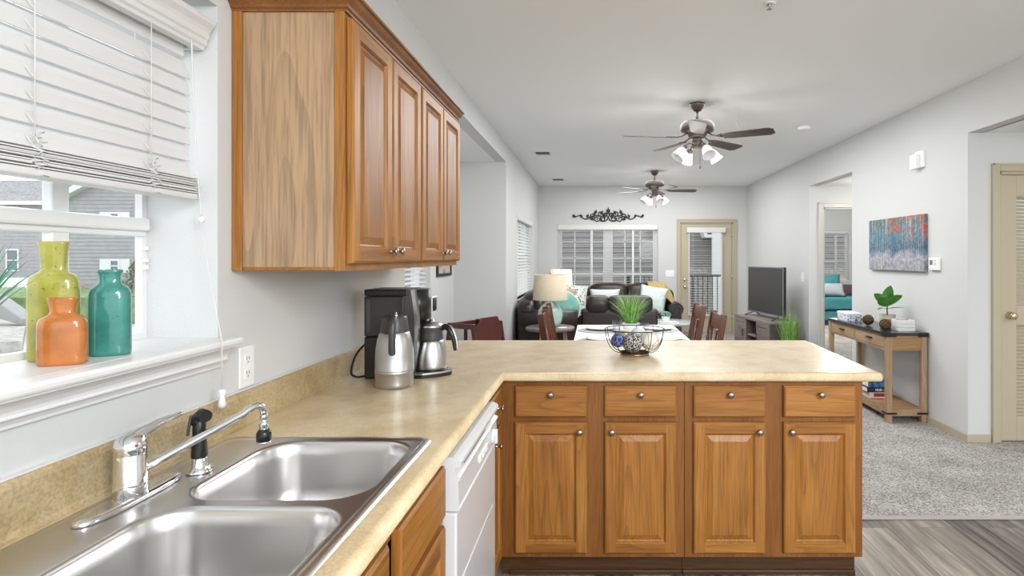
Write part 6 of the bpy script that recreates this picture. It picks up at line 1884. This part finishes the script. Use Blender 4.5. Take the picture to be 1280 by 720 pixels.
for y0, y1 in ((ya + lw + 0.004, 5.482), (5.518, yb - lw - 0.004)):
    b = MB(); b.box(xa - 0.002, xa + 0.016, y0, y1, 0.631, 0.725, 0.002); d = b.build('drawer', M['pine_y'], kt)
    ym = (y0 + y1) / 2
    b = MB(); b.tube([(xa - 0.002, ym - 0.045, 0.684), (xa - 0.018, ym - 0.04, 0.688), (xa - 0.022, ym, 0.690), (xa - 0.018, ym + 0.04, 0.688), (xa - 0.002, ym + 0.045, 0.684)], 0.006, 8)
    b.box(xa - 0.004, xa - 0.002, ym - 0.055, ym + 0.055, 0.680, 0.694); b.build('handle', M['iron'], d)
b = MB()
n = 9
for k in range(n):
    w_ = (xb - xa - 0.01) / 1
for k in range(14):
    y0 = ya + 0.03 + k * (yb - ya - 0.06) / 14
    b.box(xa + 0.012, xb - 0.012, y0 + 0.004, y0 + (yb - ya - 0.06) / 14 - 0.004, 0.096, 0.112, 0.001)
b.build('shelf_slats', M['pine_x'], kt)
b = MB()
b.box(xa, xa + 0.018, ya + lw, yb - lw, 0.058, 0.112); b.box(xb - 0.018, xb, ya + lw, yb - lw, 0.058, 0.112)
b.box(xa + lw - 0.008, xb - lw + 0.008, ya, ya + 0.018, 0.058, 0.112); b.box(xa + lw - 0.008, xb - lw + 0.008, yb - 0.018, yb, 0.058, 0.112)
b.build('shelf_frame', M['pine_y'], kt)
for zc, hh in ((0.755, 0.034), (0.082, 0.016)):
    for (x, sx) in ((KX0 if zc > 0.5 else KX0 + 0.006, 1), (KX1 if zc > 0.5 else KX1 - 0.006, -1)):
        b = MB(); yy = KY0 if zc > 0.5 else KY0 + 0.006
        b.box(min(x, x + sx * 0.085), max(x, x + sx * 0.085), yy - 0.003, yy, zc - hh / 2 - (0.006 if zc > 0.5 else 0), zc + hh / 2 - (0.004 if zc > 0.5 else 0), 0.001)
        b.box(x - (0.003 if sx > 0 else 0), x + (0 if sx > 0 else 0.003), yy - 0.003, yy + 0.085, zc - hh / 2 - (0.006 if zc > 0.5 else 0), zc + hh / 2 - (0.004 if zc > 0.5 else 0), 0.001)
        for q in (0.02, 0.05, 0.075):
            b.cyl((x + sx * q, yy - 0.005, zc - 0.004), (x + sx * q, yy - 0.003, zc - 0.004), 0.004, n=8)
        b.build('corner_bracket', M['iron'], kt)

# books on the shelf
def book(label, z0, z1, x0, x1, y0, y1, cover_m, title=None, band=None):
    t = thing('book', label, 'book', ((x0 + x1) / 2, (y0 + y1) / 2, z0), 0, 'books stacked on the console shelf')
    b = MB(); b.box(x0, x1, y0, y1, z0, z0 + 0.003); b.box(x0, x1, y0, y1, z1 - 0.003, z1); b.box(x0, x1, y0, y0 + 0.004, z0 + 0.003, z1 - 0.003); b.build('cover', cover_m, t)
    b = MB(); b.box(x0 + 0.004, x1 - 0.006, y0 + 0.004, y1 - 0.006, z0 + 0.003, z1 - 0.003); b.build('pages', M['cream'], t)
    if band:
        b = MB(); b.box(band[0], band[1], y0 - 0.0008, y0, z0 + 0.011, z1 - 0.009); b.build('title_band', band[2], t)
    if title:
        cu = bpy.data.curves.new('title', 'FONT'); cu.body = title[0]; cu.size = title[1]; cu.extrude = 0.0004; cu.offset = 0.0012
        tmp = bpy.data.objects.new('tmp', cu); COL.objects.link(tmp)
        me = bpy.data.meshes.new_from_object(tmp); bpy.data.objects.remove(tmp)
        o = bpy.data.objects.new('title', me); COL.objects.link(o); me.materials.append(title[4]); o.parent = t
        o.rotation_euler = (R(90), 0, 0); o.location = (title[2] - (x0 + x1) / 2, y0 - 0.0012 - (y0 + y1) / 2, title[3] - z0)
book('white book with a red title band, lowest of the stack under the console', 0.1125, 0.165, 2.535, 2.735, 5.31, 5.57, mat('book_white', (0.78, 0.76, 0.74), 0.5), None, (2.575, 2.69, mat('book_red', (0.42, 0.02, 0.02), 0.5)))
book('black book with white lettering, middle of the stack under the console', 0.1655, 0.211, 2.51, 2.745, 5.30, 5.58, mat('book_black', (0.015, 0.015, 0.02), 0.5), ('HUE - COU', 0.030, 2.585, 0.178, M['white']))
book('deep blue book on top of the stack under the console', 0.2115, 0.276, 2.525, 2.70, 5.31, 5.56, pattern('book_blue', 'cells', (0.015, 0.04, 0.14), (0.05, 0.22, 0.42), 22, 0.2, 0.6, 0.45))

# things on the console
KZ = 0.768
bx = thing('decorative_box', 'white box with blue pattern at the far end of the console', 'box', (2.60, 5.92, KZ))
pb = pattern('blue_white_weave', 'cells', (0.10, 0.13, 0.28), (0.76, 0.77, 0.80), 42, 0.25, 0.5, 0.6)
b = MB(); b.box(2.52, 2.66, 5.72, 5.98, KZ + 0.0003, KZ + 0.062, 0.003); b.build('body', pb, bx)
b = MB(); b.box(2.518, 2.662, 5.718, 5.982, KZ + 0.0625, KZ + 0.085, 0.004); b.build('lid', M['white'], bx)
def rattan(label, p, r):
    rnd = random.Random(int(p[1] * 100))
    b = MB(); b.sphere(p, r * 0.9, 22, 14)
    for k in range(26):
        ax = Vector((rnd.gauss(0, 1), rnd.gauss(0, 1), rnd.gauss(0, 1))).normalized()
        u = ax.cross(Vector((0.3, 0.5, 0.8))).normalized(); v = ax.cross(u)
        rr = r * rnd.uniform(0.93, 1.0) - 0.002
        b.tube([Vector(p) + (u * math.cos(2 * PI * i / 24) + v * math.sin(2 * PI * i / 24)) * rr for i in range(24)], 0.0024, 5, True)
    o = b.build('rattan_ball', M['rattan'], loc=p); tag(o, label, 'ball', 'brown rattan balls on the console')
rattan('brown rattan ball between the patterned box and the potted plant', (2.575, 5.42, KZ + 0.052), 0.051)
rattan('brown rattan ball right in front of the plant pot on the console', (2.555, 5.06, KZ + 0.051), 0.050)
fl = thing('potted_plant', 'broad leaved green plant in a gray pot on the console', 'plant', (2.655, 5.22, KZ))
b = MB(); b.lathe([(0.052, KZ + 0.0003), (0.060, KZ + 0.004), (0.069, KZ + 0.122), (0.064, KZ + 0.122), (0.060, KZ + 0.11), (0.001, KZ + 0.108)], (2.655, 5.22, 0), 32); b.build('pot', M['stone'], fl)
b = MB(); b.tube([(2.655, 5.22, KZ + 0.105), (2.652, 5.22, KZ + 0.17), (2.658, 5.215, KZ + 0.23)], [0.007, 0.006, 0.004], 8); b.build('stem', M['shrub'], fl)
def leaf(b, base, d, L_, W_, up=(0, 0, 1), curl=0.25):
    base, d = Vector(base), Vector(d).normalized(); up = Vector(up)
    sd = d.cross(up).normalized(); nn = sd.cross(d)
    rows = []
    for i in range(9):
        t = i / 8
        w = W_ / 2 * (math.sin(PI * min(1, t * 0.93 + 0.07)) ** 0.7) if t < 1 else 0.001
        c = base + d * (L_ * t) - nn * (curl * L_ * t * t)
        rows.append([b._v(c - sd * w + nn * w * 0.25), b._v(c), b._v(c + sd * w + nn * w * 0.25)])
    for r0, r1 in zip(rows, rows[1:]):
        b._f([r0[0], r0[1], r1[1], r1[0]], True); b._f([r0[1], r0[2], r1[2], r1[1]], True)
b = MB(); S = (2.655, 5.218, KZ + 0.15)
for bz, d, L_, W_, up in ((0.17, (-0.75, -0.5, 0.25), 0.155, 0.05, (0, 0, 1)), (0.17, (0.85, -0.45, 0.35), 0.14, 0.055, (0, 0, 1)),
                          (0.20, (-0.70, -0.25, 0.60), 0.145, 0.095, (0.2, 0.9, 0.3)), (0.21, (0.62, -0.15, 0.62), 0.145, 0.095, (-0.2, 0.9, 0.3)),
                          (0.22, (-0.55, 0.35, 0.55), 0.14, 0.08, (0.2, 0.9, 0.3)), (0.225, (0.12, 0.1, 0.98), 0.16, 0.10, (0.1, 1, 0.2)), (0.20, (0.55, 0.3, 0.5), 0.13, 0.07, (0, 0, 1))):
    leaf(b, (2.655, 5.218, KZ + bz), d, L_, W_, up)
b.build('leaves', M['leaf'], fl)
wbx = thing('slatted_box', 'white slatted wooden box at the near end of the console', 'box', (2.70, 5.02, KZ))
b = MB()
for k in range(3):
    z = KZ + 0.0005 + k * 0.033
    frame_x(b, 2.625, 2.645, 4.965, 5.09, z, z + 0.031, 0.0) if False else None
    b.box(2.625, 2.765, 4.965, 4.977, z, z + 0.031, 0.002); b.box(2.625, 2.765, 5.083, 5.095, z, z + 0.031, 0.002)
    b.box(2.625, 2.637, 4.9775, 5.0825, z, z + 0.031, 0.002); b.box(2.753, 2.765, 4.9775, 5.0825, z, z + 0.031, 0.002)
b.box(2.637, 2.753, 4.977, 5.083, KZ + 0.001, KZ + 0.008); b.build('slats', M['white'], wbx)
b = MB(); rnd = random.Random(2)
for k in range(14):
    p = (2.645 + 0.1 * rnd.random(), 4.99 + 0.08 * rnd.random(), KZ + 0.075 + 0.025 * rnd.random()); b.puff(p, (0.03, 0.03, 0.02), 2.2, 8, 6)
b.build('pebbles', M['stone'], wbx)

# ================================================================ BEDROOM
bd = thing('bed', 'bed with teal bedding seen through the open bedroom doorway', 'bed', (5.6, 12.6, FZ))
b = MB(); b.box(4.55, 6.9, 11.95, 13.45, FZ + 0.10, 0.30, 0.01); b.build('box_spring', M['bedteal'], bd)
b = MB(); b.box(4.50, 6.92, 11.92, 13.47, 0.32, 0.575, 0.04, 4); b.build('mattress', M['bedteal'], bd)
b = MB(); b.box(4.53, 6.9, 11.94, 13.46, 0.30, 0.32); b.box(4.52, 6.9, 11.97, 13.4, FZ, FZ + 0.10); b.build('gap_shade_and_base', M['blackmatte'], bd)  # upper black strip paints the shaded gap below the mattress, lower box is the base
def bed_pillow(label, m, c, w, h, t, rot): 
    b = MB(); b.pillow(c, w, h, t, rot); tag(b.build('bed_pillow', m, loc=c), label, 'pillow')
bed_pillow('gray pillow at the front of the bed', M['bedgray'], (4.90, 12.20, 0.72), 0.82, 0.32, 0.22, (R(-28), 0, 0))
bed_pillow('teal pillow behind the gray one on the bed', M['bedteal'], (4.95, 12.52, 0.83), 0.84, 0.40, 0.20, (R(-14), R(-3), 0))
bed_pillow('dark maroon pillow at the back of the bed', M['maroon'], (4.55, 12.88, 0.88), 0.70, 0.52, 0.20, (R(-10), 0, 0))
bed_pillow('dark maroon pillow at the right of the gray one', M['maroon'], (5.66, 12.62, 0.68), 0.50, 0.30, 0.20, (R(-16), 0, 0))
